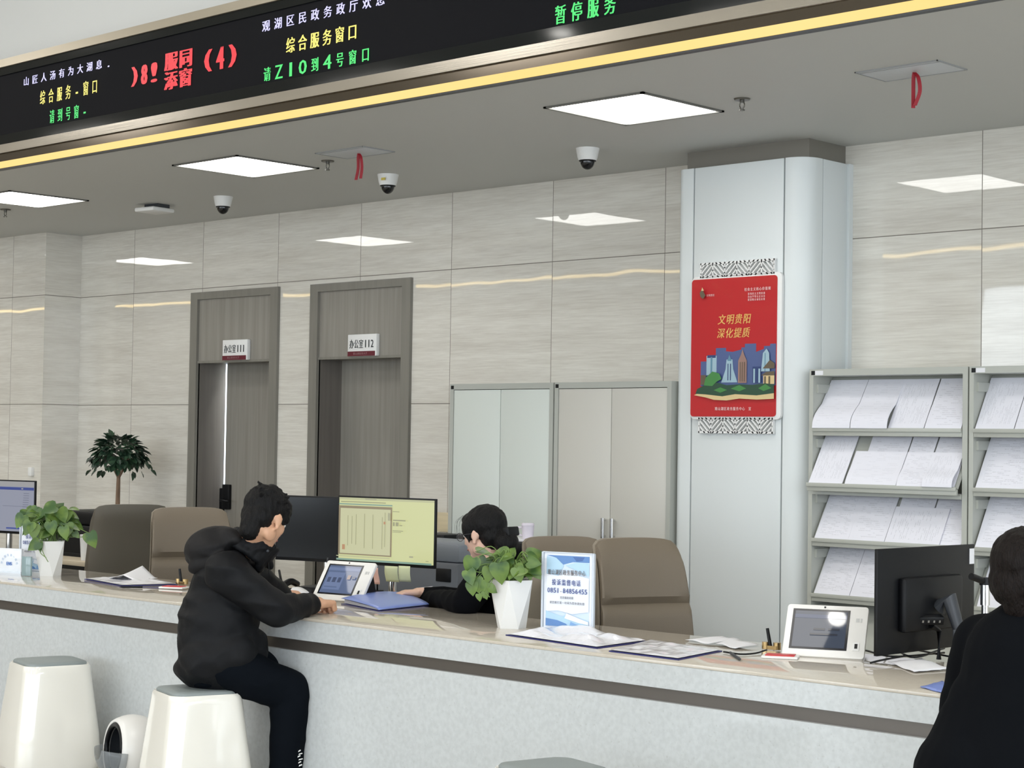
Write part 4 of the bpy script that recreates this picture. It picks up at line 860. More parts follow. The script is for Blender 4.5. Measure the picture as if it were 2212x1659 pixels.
bm = BM(); q = [aZ(*k, CT) for k in ((250, 1262), (318, 1256), (350, 1252), (290, 1250))]; patch(bm, [(k.x, k.y, CT+.014) for k in (aZ(232, 1254, CT), aZ(300, 1262, CT), aZ(340, 1254, CT), aZ(275, 1248, CT))], 16, 8, lambda u, v: .055*max(0, 1-abs(u-.5)*2.4)*(.4+.6*v)); o = tag(new('paper_sheet', bm, M_paper, smooth=True), 'white bent sheet peaked like a tent on the left document sleeve', 'paper'); o.modifiers.new('s', 'SOLIDIFY').thickness = .001
for nm, q4, lb in (('paper_sheet', ((1545, 1392), (1588, 1404), (1640, 1396), (1580, 1382)), 'thin white sheet beside the right end of the document sleeves'), ('paper_sheet', ((1480, 1384), (1530, 1394), (1600, 1384), (1560, 1378)), 'thin white sheet nearest the pillar at the far edge of the counter')):
    bm = BM(); patch(bm, [(k.x, k.y, CT+.001) for k in (aZ(*z, CT) for z in q4)], 8, 6, lambda u, v: .003+.004*math.sin(u*4+v*2)**2); o = tag(new(nm, bm, M_paper, smooth=True), lb, 'paper'); o.modifiers.new('s', 'SOLIDIFY').thickness = .001
def pen(a, b, lab, r=.0045, m=None):
    bm = BM(); a, b = Vector(a), Vector(b); tube(bm, [a, a.lerp(b, .1), b], [.0015, r, r], 10); tag(new('pen', bm, m or M_blackp, smooth='auto'), lab, 'pen')
z5 = CT+.006
a, b = aZ(1600, 1425, z5), aZ(1578, 1410, z5); pen(a, b, 'dark grey pen lying in front of the right document sleeve', .005, M_dgrey)
a, b = aZ(258, 1268, z5), aZ(308, 1268, z5); pen(a, b, 'black pen lying at the near edge of the left document sleeve')
def pen_set(px, py, lab):
    p = aZ(px, py, CT); t = thing('pen_holder', p, lab, 'pen holder', 'brass pen holders on the counter')
    bm = BM(); cyl(bm, p+V3(-.02, 0, .0005), p+V3(-.02, 0, .026), .014); cyl(bm, p+V3(.022, .01, .0005), p+V3(.022, .01, .026), .014); box(bm, (-.028, -.008, .0005), (.03, .014, .014), Matrix.Translation(p)); new('holder', bm, M_gold, t, smooth='auto')
    bm = BM(); tube(bm, [p+V3(0, 0, .012), p+V3(-.014, 0, .075)], [.007, .006], 10); new('pen_cap', bm, M_blackp, t, smooth='auto')
pen_set(1664, 1403, 'brass pen holder with a black pen left of the right signing terminal'); pen_set(391, 1262, 'brass pen holder with a black pen partly behind the young man')
def ink_pad(px, py, yaw, lab):
    p = aZ(px, py, CT); t = thing('ink_pad', p, lab, 'ink pad', 'red ink pads on the counter'); Mz = Matrix.Translation(p) @ Matrix.Rotation(yaw, 4, 'Z')
    bm = BM(); box(bm, (-.062, -.042, .0005), (.062, .042, .009), Mz); new('tray', bm, M_white, t, bevel=.002); bm = BM(); box(bm, (-.05, -.032, .009), (.05, .032, .012), Mz); new('ink', bm, M_red, t, bevel=.001)
ink_pad(1686, 1421, .5, 'open red ink pad in front of the right signing terminal'); ink_pad(376, 1271, .5, 'open red ink pad partly behind the back of the young man')
bm = BM(); tube(bm, curve([aZ(1563, 1408, z5), aZ(1600, 1413, z5), aZ(1632, 1411, z5), aZ(1656, 1404, CT+.01)], 6), .003, 8); tag(new('pen_tether', bm, M_blackp, smooth=True), 'black coiled tether running from the brass pen holder to the sleeves', 'cord')
# blue document case by the young man
q = [aZ(*k, CT) for k in ((737, 1304), (818, 1321), (927, 1309), (868, 1290))]; cc = sum(q, V3(0, 0, 0))/4
t = thing('document_case', cc, 'blue plastic document case gaping open at its left end beside the young man', 'folder'); n = 12
def case_sheet(top):
    bm = BM(); patch(bm, [(k.x, k.y, CT) for k in q], 14, 10, lambda u, v: (.008+.030*max(0, 1-v*1.0)**.0*math.sin(min(1, (1-u)*1.0)*PI*.5)**.5*(.55+.45*math.sin(v*PI))*(1 if u < .98 else .4)) if top else .001); return bm
o = new('top_cover', case_sheet(True), M_blue, t, smooth=True); o.modifiers.new('s', 'SOLIDIFY').thickness = .0015
o = new('bottom_cover', case_sheet(False), M_bluedk, t, smooth=True); o.modifiers.new('s', 'SOLIDIFY').thickness = .0015
bm = BM(); a = [cc.lerp(k, .93) for k in q]; lo = [bm.verts.new((k.x, k.y, CT+.0035)) for k in a]; hi = [bm.verts.new((k.x, k.y, CT+z)) for k, z in zip(a, (.020, .010, .009, .018))]; bm.faces.new(lo[::-1]); bm.faces.new(hi)
for i in range(4): bm.faces.new((lo[i], lo[(i+1) % 4], hi[(i+1) % 4], hi[i]))
fixn(bm); new('papers', bm, M_paper, t)
# papers by the right person
for q4, lb, m_, hz in ((((1918, 1432), (1975, 1455), (2050, 1447), (1990, 1426)), 'loose pile of pale documents beside the person in the black suit', M_paper, .016), (((1988, 1486), (2040, 1500), (2090, 1490), (2035, 1474)), 'small blue folder at the edge of the counter beside the black sleeve', M_blue, .012)):
    bm = BM(); k4 = [aZ(*z, CT) for z in q4]; patch(bm, [(k.x, k.y, CT+.001) for k in k4], 12, 8, lambda u, v: hz*(.3+.7*math.sin(u*PI)*math.sin(v*PI)+.25*noise.noise(V3(u*4, v*4, hz*100)))); o = tag(new('document_pile' if hz > .015 else 'folder', bm, m_, smooth=True), lb, 'papers' if hz > .015 else 'folder'); o.modifiers.new('s', 'SOLIDIFY').thickness = .002

# ------------------------------------------------------------------ behind the counter
DZ = .72
def sheet_on_desk(q4, z, lab, m_=None):
    bm = BM(); patch(bm, [(k.x, k.y, z+.001) for k in (aZ(*c, z) for c in q4)], 6, 6, lambda u, v: .002+.006*u*v); o = tag(new('paper_sheet', bm, m_ or M_paper, smooth=True), lab, 'paper'); o.modifiers.new('s', 'SOLIDIFY').thickness = .001
sheet_on_desk(((872, 1282), (915, 1288), (935, 1270), (900, 1271)), DZ, 'white papers under the hand of the seated clerk')
bm = BM(); p = aY(820, 1262, 6.0); 
def note(px, py, Y, w_, h_, yaw, m_, lab):
    p = aY(px, py, Y); bm = BM(); Mz = faceM(p, yaw, -.15); patch(bm, [Mz @ V3(-w_/2, -h_/2, 0), Mz @ V3(w_/2, -h_/2, 0), Mz @ V3(w_/2, h_/2, 0), Mz @ V3(-w_/2, h_/2, 0)], 5, 6, lambda u, v: 0); 
    for v in bm.verts: v.co += Mz.to_3x3() @ V3(0, 0, .004*math.sin(v.co.z*60))
    o = tag(new('sticky_note', bm, m_, smooth=True), lab, 'note', 'sticky notes hanging under the lit monitor'); o.modifiers.new('s', 'SOLIDIFY').thickness = .0006
note(846, 1240, 5.80, .075, .075, .2, mat('note_green', (208, 214, 172), .7), 'pale green sticky note hanging under the lit monitor, left one')
note(874, 1240, 5.80, .06, .075, .35, mat('note_green', (208, 214, 172), .7), 'pale green sticky note hanging under the lit monitor, right one')
note(809, 1244, 5.80, .05, .08, .2, mat('note_pink', (222, 178, 166), .7), 'pink sticky note hanging beside the signing terminal')
# keyboards, phone and small things as dark objects on the staff desk
t = thing('telephone', aZ(655, 1288, DZ), 'black desk telephone with a tilted handset behind the counter beside the signing terminal', 'telephone'); p = t.location.copy()
bm = BM(); Mz = Matrix.Translation(p) @ Matrix.Rotation(.4, 4, 'Z'); box(bm, (-.09, -.09, 0), (.09, .09, .035), Mz @ Matrix.Rotation(-.12, 4, 'X')); new('base', bm, M_blackp, t, bevel=.008)
bm = BM(); tube(bm, curve([Mz @ V3(-.075, -.08, .05), Mz @ V3(-.07, 0, .068), Mz @ V3(-.075, .08, .05)], 6), [.022]*13 if False else .016, 10); new('handset', bm, M_blackp, t, smooth=True)
a = aY(612, 1280, 5.9); b = aY(603, 1232, 5.95); bm = BM(); tube(bm, [a, b], [.008, .006], 8); tube(bm, curve([a, a+V3(.05, 0, -.01), V3(a.x+.12, a.y, DZ+.02)], 5), .009, 8); t = tag(new('desk_microphone', bm, M_blackp, smooth=True), 'thin black desk microphone rising beside the hand of the young man', 'microphone')
a = aY(706, 1240, 5.9); b = aY(708, 1205, 5.9); bm = BM(); tube(bm, curve([V3(a.x+.05, a.y, DZ+.005), a, b], 6), .004, 8); tag(new('cable', bm, M_dgrey, smooth=True), 'thin grey cable rising in front of the switched off monitor', 'cable')
t = thing('pen_pot', aZ(815, 1288, DZ), 'black pen pot between the signing terminal and the lit monitor', 'pen pot'); p = t.location.copy(); bm = BM(); cyl(bm, p, p+V3(0, 0, .03), .035, .03); new('base', bm, M_blackp, t, smooth='auto'); bm = BM(); tube(bm, [p+V3(0, 0, .02), p+V3(-.004, 0, .115)], .004, 8); new('pen', bm, M_blackp, t, smooth=True)
# printers behind
def printer(px0, px1, pyt, Y, depth, m_top, m_body, lab):
    a, b = aY(px0, pyt, Y), aY(px1, pyt, Y); zt = (a.z+b.z)/2; t = thing('printer', ((a.x+b.x)/2, Y, 0), lab, 'printer', 'floor standing office printers')
    bm = BM(); box(bm, (a.x, Y, .03), (b.x, Y+depth, zt-.10)); new('body', bm, m_body, t, bevel=.012)
    bm = BM(); box(bm, (a.x+.01, Y+.02, zt-.10), (b.x-.01, Y+depth, zt)); new('lid', bm, m_top, t, bevel=.02)
    bm = BM(); box(bm, (b.x-.16, Y-.006, zt-.20), (b.x-.05, Y+.01, zt-.13)); new('output_slot', bm, M_blackp, t, bevel=.004)
    bm = BM(); box(bm, (a.x+.03, Y-.008, .12), (b.x-.03, Y+.01, zt-.30)); new('paper_drawer', bm, m_body, t, bevel=.006); return zt
printer(800, 990, 1170, 6.75, .42, mat('printer_grey', (120, 126, 134), .45), M_greyp, 'grey office printer between the lit monitor and the face of the clerk')
zt = printer(990, 1140, 1168, 7.35, .45, M_blackp, M_blackp, 'black office printer behind the head of the seated clerk')
p = aY(1114, 1166, 7.5); bm = BM(); box(bm, (p.x-.10, 7.40, zt+.001), (p.x+.16, 7.62, zt+.012)); tag(new('paper_stack', bm, M_paper, bevel=.002), 'thin stack of white paper on the black printer behind the clerk', 'paper')
p = V3(aY(1140, 1160, 7.5).x, 7.5, zt+.013); t = thing('mug', p, 'white mug with a loop handle standing on the paper behind the clerk', 'mug'); bm = BM(); cyl(bm, p, p+V3(0, 0, .075), .030, .036, 24); new('cup', bm, mat('mug_lilac', (220, 214, 226), .3), t, smooth='auto')
bm = BM(); cyl(bm, p+V3(0, 0, .075), p+V3(0, 0, .088), .038, .034, 24); new('lid', bm, mat('mug_lilac', (220, 214, 226), .3), t, smooth='auto')
bm = BM(); tube(bm, curve([p+V3(-.03, -.01, .062), p+V3(-.065, -.02, .058), p+V3(-.07, -.02, .03), p+V3(-.03, -.01, .015)], 6), .006, 8); new('handle', bm, mat('mug_lilac', (220, 214, 226), .3), t, smooth=True)
p0, p1 = aY(944, 1148, 8.42), aY(975, 1108, 8.42); bm = BM(); box(bm, (p0.x, 8.41, p0.z), (p1.x, 8.438, p1.z)); tag(new('wall_board', bm, mat('pale_wood_panel', (206, 192, 160), .4, noisy=((3, 20, 30), .08)), bevel=.002), 'small pale wood panel on the wall beside the left cabinet', 'panel')
p0, p1 = aY(946, 1166, 7.9), aY(984, 1155, 7.9); t = thing('monitor_stand', ((p0.x+p1.x)/2, 7.9, 0), 'black shelf edge on a thin pale post beside the left cabinet', 'stand'); bm = BM(); box(bm, (p0.x-.1, 7.8, p0.z), (p1.x, 8.0, p1.z)); new('tray', bm, M_blackp, t, bevel=.005)
bm = BM(); cyl(bm, ((p0.x+p1.x)/2+.03, 7.9, 0), ((p0.x+p1.x)/2+.03, 7.9, p0.z), .012); new('post', bm, M_alu, t, smooth='auto')
# left: black printer with white cup
zt = printer(118, 224, 1104, 7.3, .45, M_blackp, M_blackp, 'black office printer between the left plant and the dark backed chair')
p = aY(186, 1190, 6.85); p.z = .651; t = thing('paper_roll', p, 'white crumpled cup shaped roll behind the leaves of the left plant', 'cup'); bm = BM(); cyl(bm, p, p+V3(0, 0, .17), .033, .043, 20); new('cup', bm, M_whitem, t, smooth='auto')
# hub on stalk and clamp at the right monitor
p = aZ(2028, 1425, CT); t = thing('cable_hub', p, 'black socket hub on a thin stalk in front of the back of the right monitor', 'hub'); e = aD(2012, 1338, (p-EYE).dot(CF)-.02)
bm = BM(); tube(bm, [p+V3(0, 0, .001), p+V3(0, 0, .10), e+V3(0, 0, -.02)], [.009, .009, .012], 10); new('stalk', bm, M_blackp, t, smooth='auto')
bm = BM(); Mh = Matrix.Translation(e) @ Matrix.Rotation(.9, 4, 'Z') @ Matrix.Rotation(.3, 4, 'X'); box(bm, (-.05, -.018, -.014), (.04, .018, .014), Mh); new('socket_bar', bm, M_blackp, t, bevel=.003)
bm = BM()
for k in range(4): box(bm, (-.040+.02*k, -.020, -.004), (-.034+.02*k, -.0175, .004), Mh)
new('sockets', bm, M_alu, t)
c0 = aD(2128, 1285, 6.3); t = thing('clamp_arm', c0, 'chrome and black clamp arm between the right monitor and the suited person', 'clamp'); bm = BM(); cyl(bm, c0-V3(0, 0, .035), c0+V3(0, 0, .035), .016); cyl(bm, V3(c0.x, c0.y, .62), c0-V3(0, 0, .035), .012); new('post', bm, M_chrome, t, smooth='auto')
bm = BM(); c1 = aD(2098, 1245, 6.25); tube(bm, [c0+V3(0, 0, .045), c1], .012, 10); cyl(bm, c0+V3(0, 0, .035), c0+V3(0, 0, .06), .02); new('arm', bm, M_blackp, t, smooth='auto')
rn = random.Random(4)
for k, (a, b, c_) in enumerate((((1870, 1405), (1930, 1418), (2040, 1410)), ((1905, 1412), (1960, 1402), (2050, 1418)), ((1880, 1432), (1905, 1426), (1960, 1416)), ((1930, 1400), (1975, 1420), (2040, 1400)), ((1895, 1398), (1915, 1380), (1925, 1408)))):
    bm = BM(); z = CT+.005+.004*k; tube(bm, curve([aZ(*a, z), aZ(*b, z+.006), aZ(*c_, z)], 7), .0035, 6); tag(new('cable', bm, M_blackp, smooth=True), ('black cable curling from the back of the right terminal', 'black cable looping under the right monitor', 'short black cable nearest the counter edge by the right terminal', 'black cable crossing the others under the right monitor', 'black cable arching up between the right terminal and monitor')[k], 'cable')
# visor helmet on the floor between the stools
hp = aZ(285, 1700, .0); hp = V3(-6.62, 4.60, 0)
hc = aY(284, 1626, 4.60); hp = V3(hc.x, hc.y, 0)
t = thing('helmet', hp, 'white and black motorcycle helmet with clear visor on the floor between two stools', 'helmet'); hc.z = .136
g = (-CR*.75-CF*.45+V3(0, 0, .10)).normalized(); Rg = g.to_track_quat('Z', 'Y').to_matrix()
def part_sphere(r, a0, a1, n=36, m=14, sq=1.0):
    bm = BM(); rows = []
    for i in range(m+1):
        a = a0+(a1-a0)*i/m; rows.append([bm.verts.new(hc+Rg @ V3(r*math.sin(a)*math.cos(2*PI*k/n), r*math.sin(a)*math.sin(2*PI*k/n)*sq, r*math.cos(a))) for k in range(n)])
    for A, B in zip(rows, rows[1:]):
        for k in range(n): bm.faces.new((A[k], A[(k+1) % n], B[(k+1) % n], B[k]))
    return bm
o = new('shell', part_sphere(.132, .95, PI-.02), M_white, t, smooth=True); so = o.modifiers.new('s', 'SOLIDIFY'); so.thickness = .016
o = new('lining', part_sphere(.112, .95, PI-.02), M_dgrey, t, smooth=True)
bm = BM(); tube(bm, [hc+Rg @ V3(.128*math.sin(.93)*math.cos(a), .128*math.sin(.93)*math.sin(a), .128*math.cos(.93)) for a in [2*PI*k/40 for k in range(41)]], .011, 10); new('rim', bm, M_blackp, t, smooth=True)
bm = part_sphere(.155, .30, 1.15); bmesh.ops.delete(bm, geom=[v for v in bm.verts if (v.co-hc).z > .02], context='VERTS'); vz = new('visor', bm, mat('smoke_visor', (150, 156, 160), .04, alpha=.38), t, smooth=True); vz.modifiers.new('s', 'SOLIDIFY').thickness = .002

# small tree by the wall
def tree():
    p = V3(-11.85, 8.05, 0); t = thing('potted_tree', p, 'small tree with glossy dark leaves on a bare trunk against the left wall', 'potted tree'); rn = random.Random(8)
    p.x = aY(250, 1095, 8.02).x
    bm = BM(); cyl(bm, p, p+V3(0, 0, .30), .13, .17, 28); new('planter', bm, M_whitem, t, smooth='auto'); bm = BM(); cyl(bm, p+V3(0, 0, .285), p+V3(0, 0, .302), .155, .155, 24); new('soil', bm, M_soil, t)
    bm = BM(); f = aY(256, 1030, 8.02); tube(bm, curve([p+V3(0, 0, .28), V3(p.x, 8.04, .7), V3(p.x+.01, 8.03, .95), f], 8), [.024-.0004*i for i in range(25)], 10)
    ends = []
    for k in range(9):
        a = 2*PI*k/9; e = f+V3(math.cos(a)*.10, math.sin(a)*.08, .13+.03*rn.random()); tube(bm, curve([f-V3(0, 0, .02), f.lerp(e, .5)+V3(0, 0, -.01), e], 5), .006, 6); ends.append(e)
    new('trunk', bm, M_bark, t, smooth=True)
    fb = BM(); c0 = aY(257, 982, 8.02)
    for k in range(520):
        a = rn.uniform(0, 2*PI); el = rn.uniform(-.35, 1.3); q = rn.uniform(.45, 1.0)**.6; c = c0+V3(math.cos(a)*math.cos(el)*.225*q, math.sin(a)*math.cos(el)*.19*q, math.sin(el)*.155*q-.02)
        if rn.random() < .12: c += V3(math.cos(a)*.05, math.sin(a)*.03, -.07)
        out = (c-c0).normalized(); tip = (out*V3(1, 1, 0).length+V3(0, 0, -.6)+V3(rn.uniform(-.5, .5), rn.uniform(-.5, .5), 0)).normalized(); nr = (out+V3(0, 0, .8)+V3(rn.uniform(-.5, .5), rn.uniform(-.5, .5), 0)); nr = (nr-tip*nr.dot(tip)).normalized(); s = nr.cross(tip); L = rn.uniform(.05, .085); w2 = L*.32
        M = frame(c, s, tip, nr); v = [fb.verts.new(M @ V3(*z)) for z in ((0, 0, 0), (w2, L*.35, .004), (w2*.7, L*.7, -.002), (0, L, -.012), (-w2*.7, L*.7, -.002), (-w2, L*.35, .004), (0, L*.5, -.004))]
        for i in range(6): fb.faces.new((v[i], v[(i+1) % 6], v[6]))
    new('foliage', fb, M_leafd, t)
tree()
# small white sensor on the left wall
p = aY(71, 1020, 8.1); bm = BM(); box(bm, (p.x-.03, 8.07, p.z-.03), (p.x+.02, 8.1, p.z+.04)); tag(new('wall_sensor', bm, M_whitem, bevel=.004), 'tiny white box fixed to the wall above the left monitor', 'sensor')
# ================================================================== PEOPLE
def head_parts(bm, c, R, s=1, hair=None, female=False):
    """head around c; R columns = forward, left, up"""
    def P(x, y, z): return c+R @ V3(x*s, y*s, z*s)
    def E(x, y, z, a, b, d, rot=None, n=20): ell(bm, P(x, y, z), (a*s, b*s, d*s), R @ rot if rot else R, n)
    E(-.012, 0, .025, .094, .073, .090); E(.030, 0, -.030, .058, .056, .078); E(.052, 0, -.088, .030, .030, .022); E(.066, 0, .030, .024, .050, .030)
    for sy in (-1, 1):
        E(.052, sy*.030, -.018, .030, .028, .034); E(.000, sy*.048, -.060, .035, .018, .034)
        E(-.008, sy*.078, -.006, .018, .008, .028, Matrix.Rotation(-.2, 3, 'Y') @ Matrix.Rotation(sy*.35, 3, 'Z')); E(-.002, sy*.077, -.034, .010, .009, .012)
    cap(bm, P(.086, 0, .006), .008*s, P(.102, 0, -.026), .010*s, 10); E(.094, 0, -.031, .012, .016, .007, n=12)
    E(.086, 0, -.054, .010, .020, .006, n=12); E(.083, 0, -.063, .010, .017, .006, n=12)
def basis(yaw, pitch=0, roll=0):
    """forward direction at angle yaw from +X, pitched down by pitch"""
    return Matrix.Rotation(yaw, 3, 'Z') @ Matrix.Rotation(pitch, 3, 'Y') @ Matrix.Rotation(roll, 3, 'X')
def face_bits(t, c, R, s=1):
    for sy in (-1, 1):
        bm = BM(); ell(bm, c+R @ V3(.0775*s, sy*.030*s, .008*s), (.011*s,)*3, n=14); e = new('eye', bm, M_white, t, smooth=True)
        bm = BM(); ell(bm, c+R @ V3(.0845*s, sy*.030*s, .008*s), (.0052*s,)*3, n=12); new('iris', bm, M_eye, e, smooth=True)
        bm = BM(); tube(bm, curve([c+R @ V3(.082*s, sy*.014*s, .028*s), c+R @ V3(.083*s, sy*.030*s, .033*s), c+R @ V3(.072*s, sy*.046*s, .027*s)], 4), .003*s, 6); new('eyebrow', bm, M_hair, t, smooth=True)
    bm = BM(); tube(bm, curve([c+R @ V3(.084*s, -.020*s, -.058*s), c+R @ V3(.0955*s, 0, -.0575*s), c+R @ V3(.084*s, .020*s, -.058*s)], 5), [.003*s]*5+[.0055*s]+[.003*s]*5, 8); new('mouth', bm, M_lip, t, smooth=True)
def hand_parts(bm, w, fwd, up, side, curl=.6, s=1, thumb=1):
    """w wrist; fwd along the palm, up = back of the hand; side = towards the little finger; five separate fingers"""
    fwd, up, side = fwd.normalized(), up.normalized(), side.normalized()
    def P(x, y, z): return w+(fwd*x+side*y+up*z)*s
    cap(bm, P(-.03, 0, 0), .026*s, P(.01, 0, 0), .025*s, 12)
    for y, x in ((-.028, .075), (-.010, .082), (.010, .078), (.028, .068)): cap(bm, P(.01, y*.7, 0), .017*s, P(x, y, 0), .0125*s, 12)
    for i, (y, x, L, r) in enumerate(((-.030, .080, .068, .0088), (-.010, .086, .076, .0092), (.011, .082, .070, .0088), (.030, .072, .055, .0078))):
        a = 0; p = P(x, y, 0); seg = (.45, .30, .25)
        for k, q in enumerate(seg):
            a += curl*(.75, 1.15, .8)[k]*(1+.12*i); d = fwd*math.cos(a)-up*math.sin(a)+side*y*1.5; e = p+d*L*q*s; cap(bm, p, r*s*(1-.07*k), e, r*s*(.93-.07*k), 10); p = e
    p = P(.012, -.026*thumb/abs(thumb), -.006); d = (fwd*.72-side*.62-up*.30).normalized()
    for k, L in enumerate((.036, .030, .024)):
        e = p+d*L*s; cap(bm, p, (.0125, .0105, .0095)[k]*s, e, (.0108, .0098, .0085)[k]*s, 10); p = e; d = (d+fwd*.25-up*.22*curl+side*.28).normalized()
def folds(sc, amp, seed=0, low=0):
    def f(co, n):
        q = co*sc+V3(seed, seed*2, 0); a = noise.noise(V3(q.x, q.y, q.z*1.9)); b = noise.noise(q*2.3+V3(9, 3, 1)); return amp*(1-abs(a)*2.6)*.8+amp*.5*b
    return f
def hairfn(sc, amp):
    def f(co, n):
        q = V3(co.x*sc, co.y*sc, co.z*sc*.35); return amp*noise.noise(q)+amp*.5*noise.noise(q*2.1)
    return f
# ---- young man on the stool
D = aD
bp = thing('person', (-5.965, 4.52, 0), 'young man in a black hooded jacket sitting on a stool and leaning on the counter', 'person')
hc = D(574, 1121, 7.40); HR = basis(math.radians(99), .46)
shR, shL = D(487, 1236, 7.25), D(524, 1226, 7.62); hipR, hipL = D(456, 1426, 7.30), D(474, 1424, 7.52)
elR = D(596, 1318, 7.28); hR = aZ(684, 1304, CT+.046); elL = D(598, 1290, 7.80); hL = aZ(606, 1281, CT+.036)
kR, kL = D(628, 1494, 7.40), D(640, 1476, 7.60)
anR = V3(kR.x-.02, kR.y-.0, .09); anL = V3(kL.x, kL.y, .09)
nb = D(523, 1190, 7.43)
bm = BM(); head_parts(bm, hc, HR, 1.0); cap(bm, hc+HR @ V3(-.03, 0, -.05), .054, nb, .050)
cap(bm, nb, .042, (shR+shL)/2+V3(0, 0, -.08), .06); 
for a, b, c_ in ((shR, elR, hR), (shL, elL, hL)): cap(bm, a, .046, b, .040); cap(bm, b, .040, c_.lerp(b, .12), .027)
cap(bm, (shR+shL)/2+V3(0, 0, -.08), .12, (hipR+hipL)/2+V3(0, 0, .03), .12)
for a, b, c_ in ((hipR, kR, anR), (hipL, kL, anL)): cap(bm, a, .075, b, .05); cap(bm, b, .05, c_, .035)
cap(bm, shR, .046, shL, .046)
fw = (hR-elR); fw.z = -.01; fw.normalize(); hand_parts(bm, hR, fw, V3(0, 0, 1)+fw*.0, fw.cross(V3(0, 0, 1)), 1.2, 1.15)
fw2 = V3(.6, .55, 0).normalized(); hand_parts(bm, hL, fw2, V3(0, 0, 1), fw2.cross(V3(0, 0, 1))*-1, .55, .95)
body = remeshed('body', bm, M_skin, bp, .0052, 3)
face_bits(bp, hc, HR)
bm = BM()
def HP(x, y, z): return hc+HR @ V3(x, y, z)
def HE(x, y, z, a, b, d, n=20): ell(bm, HP(x, y, z), (a, b, d), HR, n)
HE(-.022, 0, .046, .100, .084, .088); HE(-.050, 0, -.006, .062, .075, .068); HE(.040, 0, .078, .058, .066, .040); HE(.064, 0, .056, .036, .062, .034); HE(.030, 0, .050, .066, .076, .050)
cap(bm, HP(-.066, 0, -.03), .050, HP(-.066, 0, -.080), .042)
for sy in (-1, 1): cap(bm, HP(.026, sy*.066, .03), .012, HP(.026, sy*.069, -.004), .006); HE(-.02, sy*.058, .042, .056, .026, .034); HE(.045, sy*.052, .026, .028, .020, .030)
rn = random.Random(5)
for k in range(60):
    a = rn.uniform(0, 2*PI); e = rn.uniform(.1, 1.35); d = V3(math.cos(a)*math.cos(e), math.sin(a)*math.cos(e), math.sin(e)); b0 = HP(-.022+d.x*.096, d.y*.080, .046+d.z*.084); tip = HP(-.022+d.x*.102+.016*rn.uniform(-1, 1), d.y*.086+.014*rn.uniform(-1, 1), .046+d.z*.090+.003*rn.random()); cap(bm, b0, .009, tip, .006, 6)
remeshed('hair', bm, M_hair, bp, .0048, 2, hairfn(70, .0035))
# jacket
bm = BM()
cap(bm, D(468, 1422, 7.40), .158, D(474, 1335, 7.40), .160, 20); cap(bm, D(474, 1335, 7.40), .158, D(490, 1262, 7.43), .142, 20)
ell(bm, D(464, 1428, 7.40), (.166, .168, .078), basis(.8, -.22), 24); cap(bm, D(448, 1424, 7.32), .108, D(505, 1410, 7.32), .090, 18); ell(bm, D(505, 1398, 7.44), (.145, .14, .11), None, 20)
cap(bm, shR, .082, shL, .082, 18); cap(bm, shR, .080, elR, .066, 18); cap(bm, elR, .066, hR.lerp(elR, .26), .046, 18); cap(bm, hR.lerp(elR, .26), .046, hR.lerp(elR, .16), .046, 18)
cap(bm, shL, .080, elL, .062, 18); cap(bm, elL, .062, hL.lerp(elL, .12)+V3(-.01, -.01, 0), .044, 18); cap(bm, D(470, 1255, 7.36), .09, D(440, 1330, 7.38), .10, 18)
jk = remeshed('jacket', bm, M_jacket, bp, .009, 6, folds(7, .0085, 3))
bm = BM()
ell(bm, D(452, 1180, 7.42), (.105, .125, .075), basis(math.radians(66), -.35), 24); ell(bm, D(428, 1195, 7.42), (.050, .105, .065), basis(math.radians(66), -.2), 20)
cap(bm, D(425, 1222, 7.36), .036, D(490, 1205, 7.30), .030, 14); cap(bm, D(430, 1222, 7.48), .036, D(500, 1210, 7.58), .030, 14); ell(bm, D(500, 1165, 7.42), (.075, .105, .040), basis(math.radians(66), .5), 20)
remeshed('hood', bm, M_hood, bp, .0075, 8, folds(9, .006, 7))
bm = BM()  # standing collar around the neck
ctr = D(540, 1183, 7.43); cd = basis(math.radians(69), .62)
ring = []
for k in range(28):
    a = 2*PI*k/28; q = ctr+cd @ V3(.092*math.cos(a), .086*math.sin(a), 0); up = cd @ V3(.15, 0, 1); h_ = .034+.018*(math.cos(a) > .5)
    cap(bm, q-up*h_, .013, q+up*h_, .010, 8)
cap(bm, D(570, 1205, 7.42), .022, D(583, 1222, 7.44), .016, 12); remeshed('collar', bm, M_jacket, bp, .006, 3, folds(16, .005, 2))
bm = BM(); tube(bm, curve([D(580, 1215, 7.40), D(582, 1245, 7.40), D(584, 1270, 7.42)], 6), .0018, 6); new('drawstring', bm, M_blackp, bp, smooth=True)
bm = BM(); ell(bm, D(578, 1190, 7.37), (.007,)*3, n=12); new('snap_button', bm, M_dgrey, bp, smooth=True)
# trousers
bm = BM()
ell(bm, D(463, 1459, 7.40), (.118, .145, .064), basis(.8), 24)
for h_, k_, a_, r0 in ((hipR, kR, anR, .080), (hipL, kL, anL, .080)):
    cap(bm, h_, r0, h_.lerp(k_, .5), .094, 18); cap(bm, h_.lerp(k_, .5), .094, k_, .082, 18); cap(bm, k_, .082, k_.lerp(a_, .5), .076, 18); cap(bm, k_.lerp(a_, .5), .076, a_+V3(0, 0, .03), .066, 18)
remeshed('trousers', bm, M_trous, bp, .009, 6, folds(6, .006, 5))
for a_ in (anR, anL):
    bm = BM(); f3 = V3(.6, .8, 0).normalized() if False else V3(.35, .3, 0).normalized(); cap(bm, a_+V3(0, 0, -.045), .043, a_+f3*.12+V3(0, 0, -.052), .037, 16); o = remeshed('shoe', bm, M_shoe, bp, .006, 3)
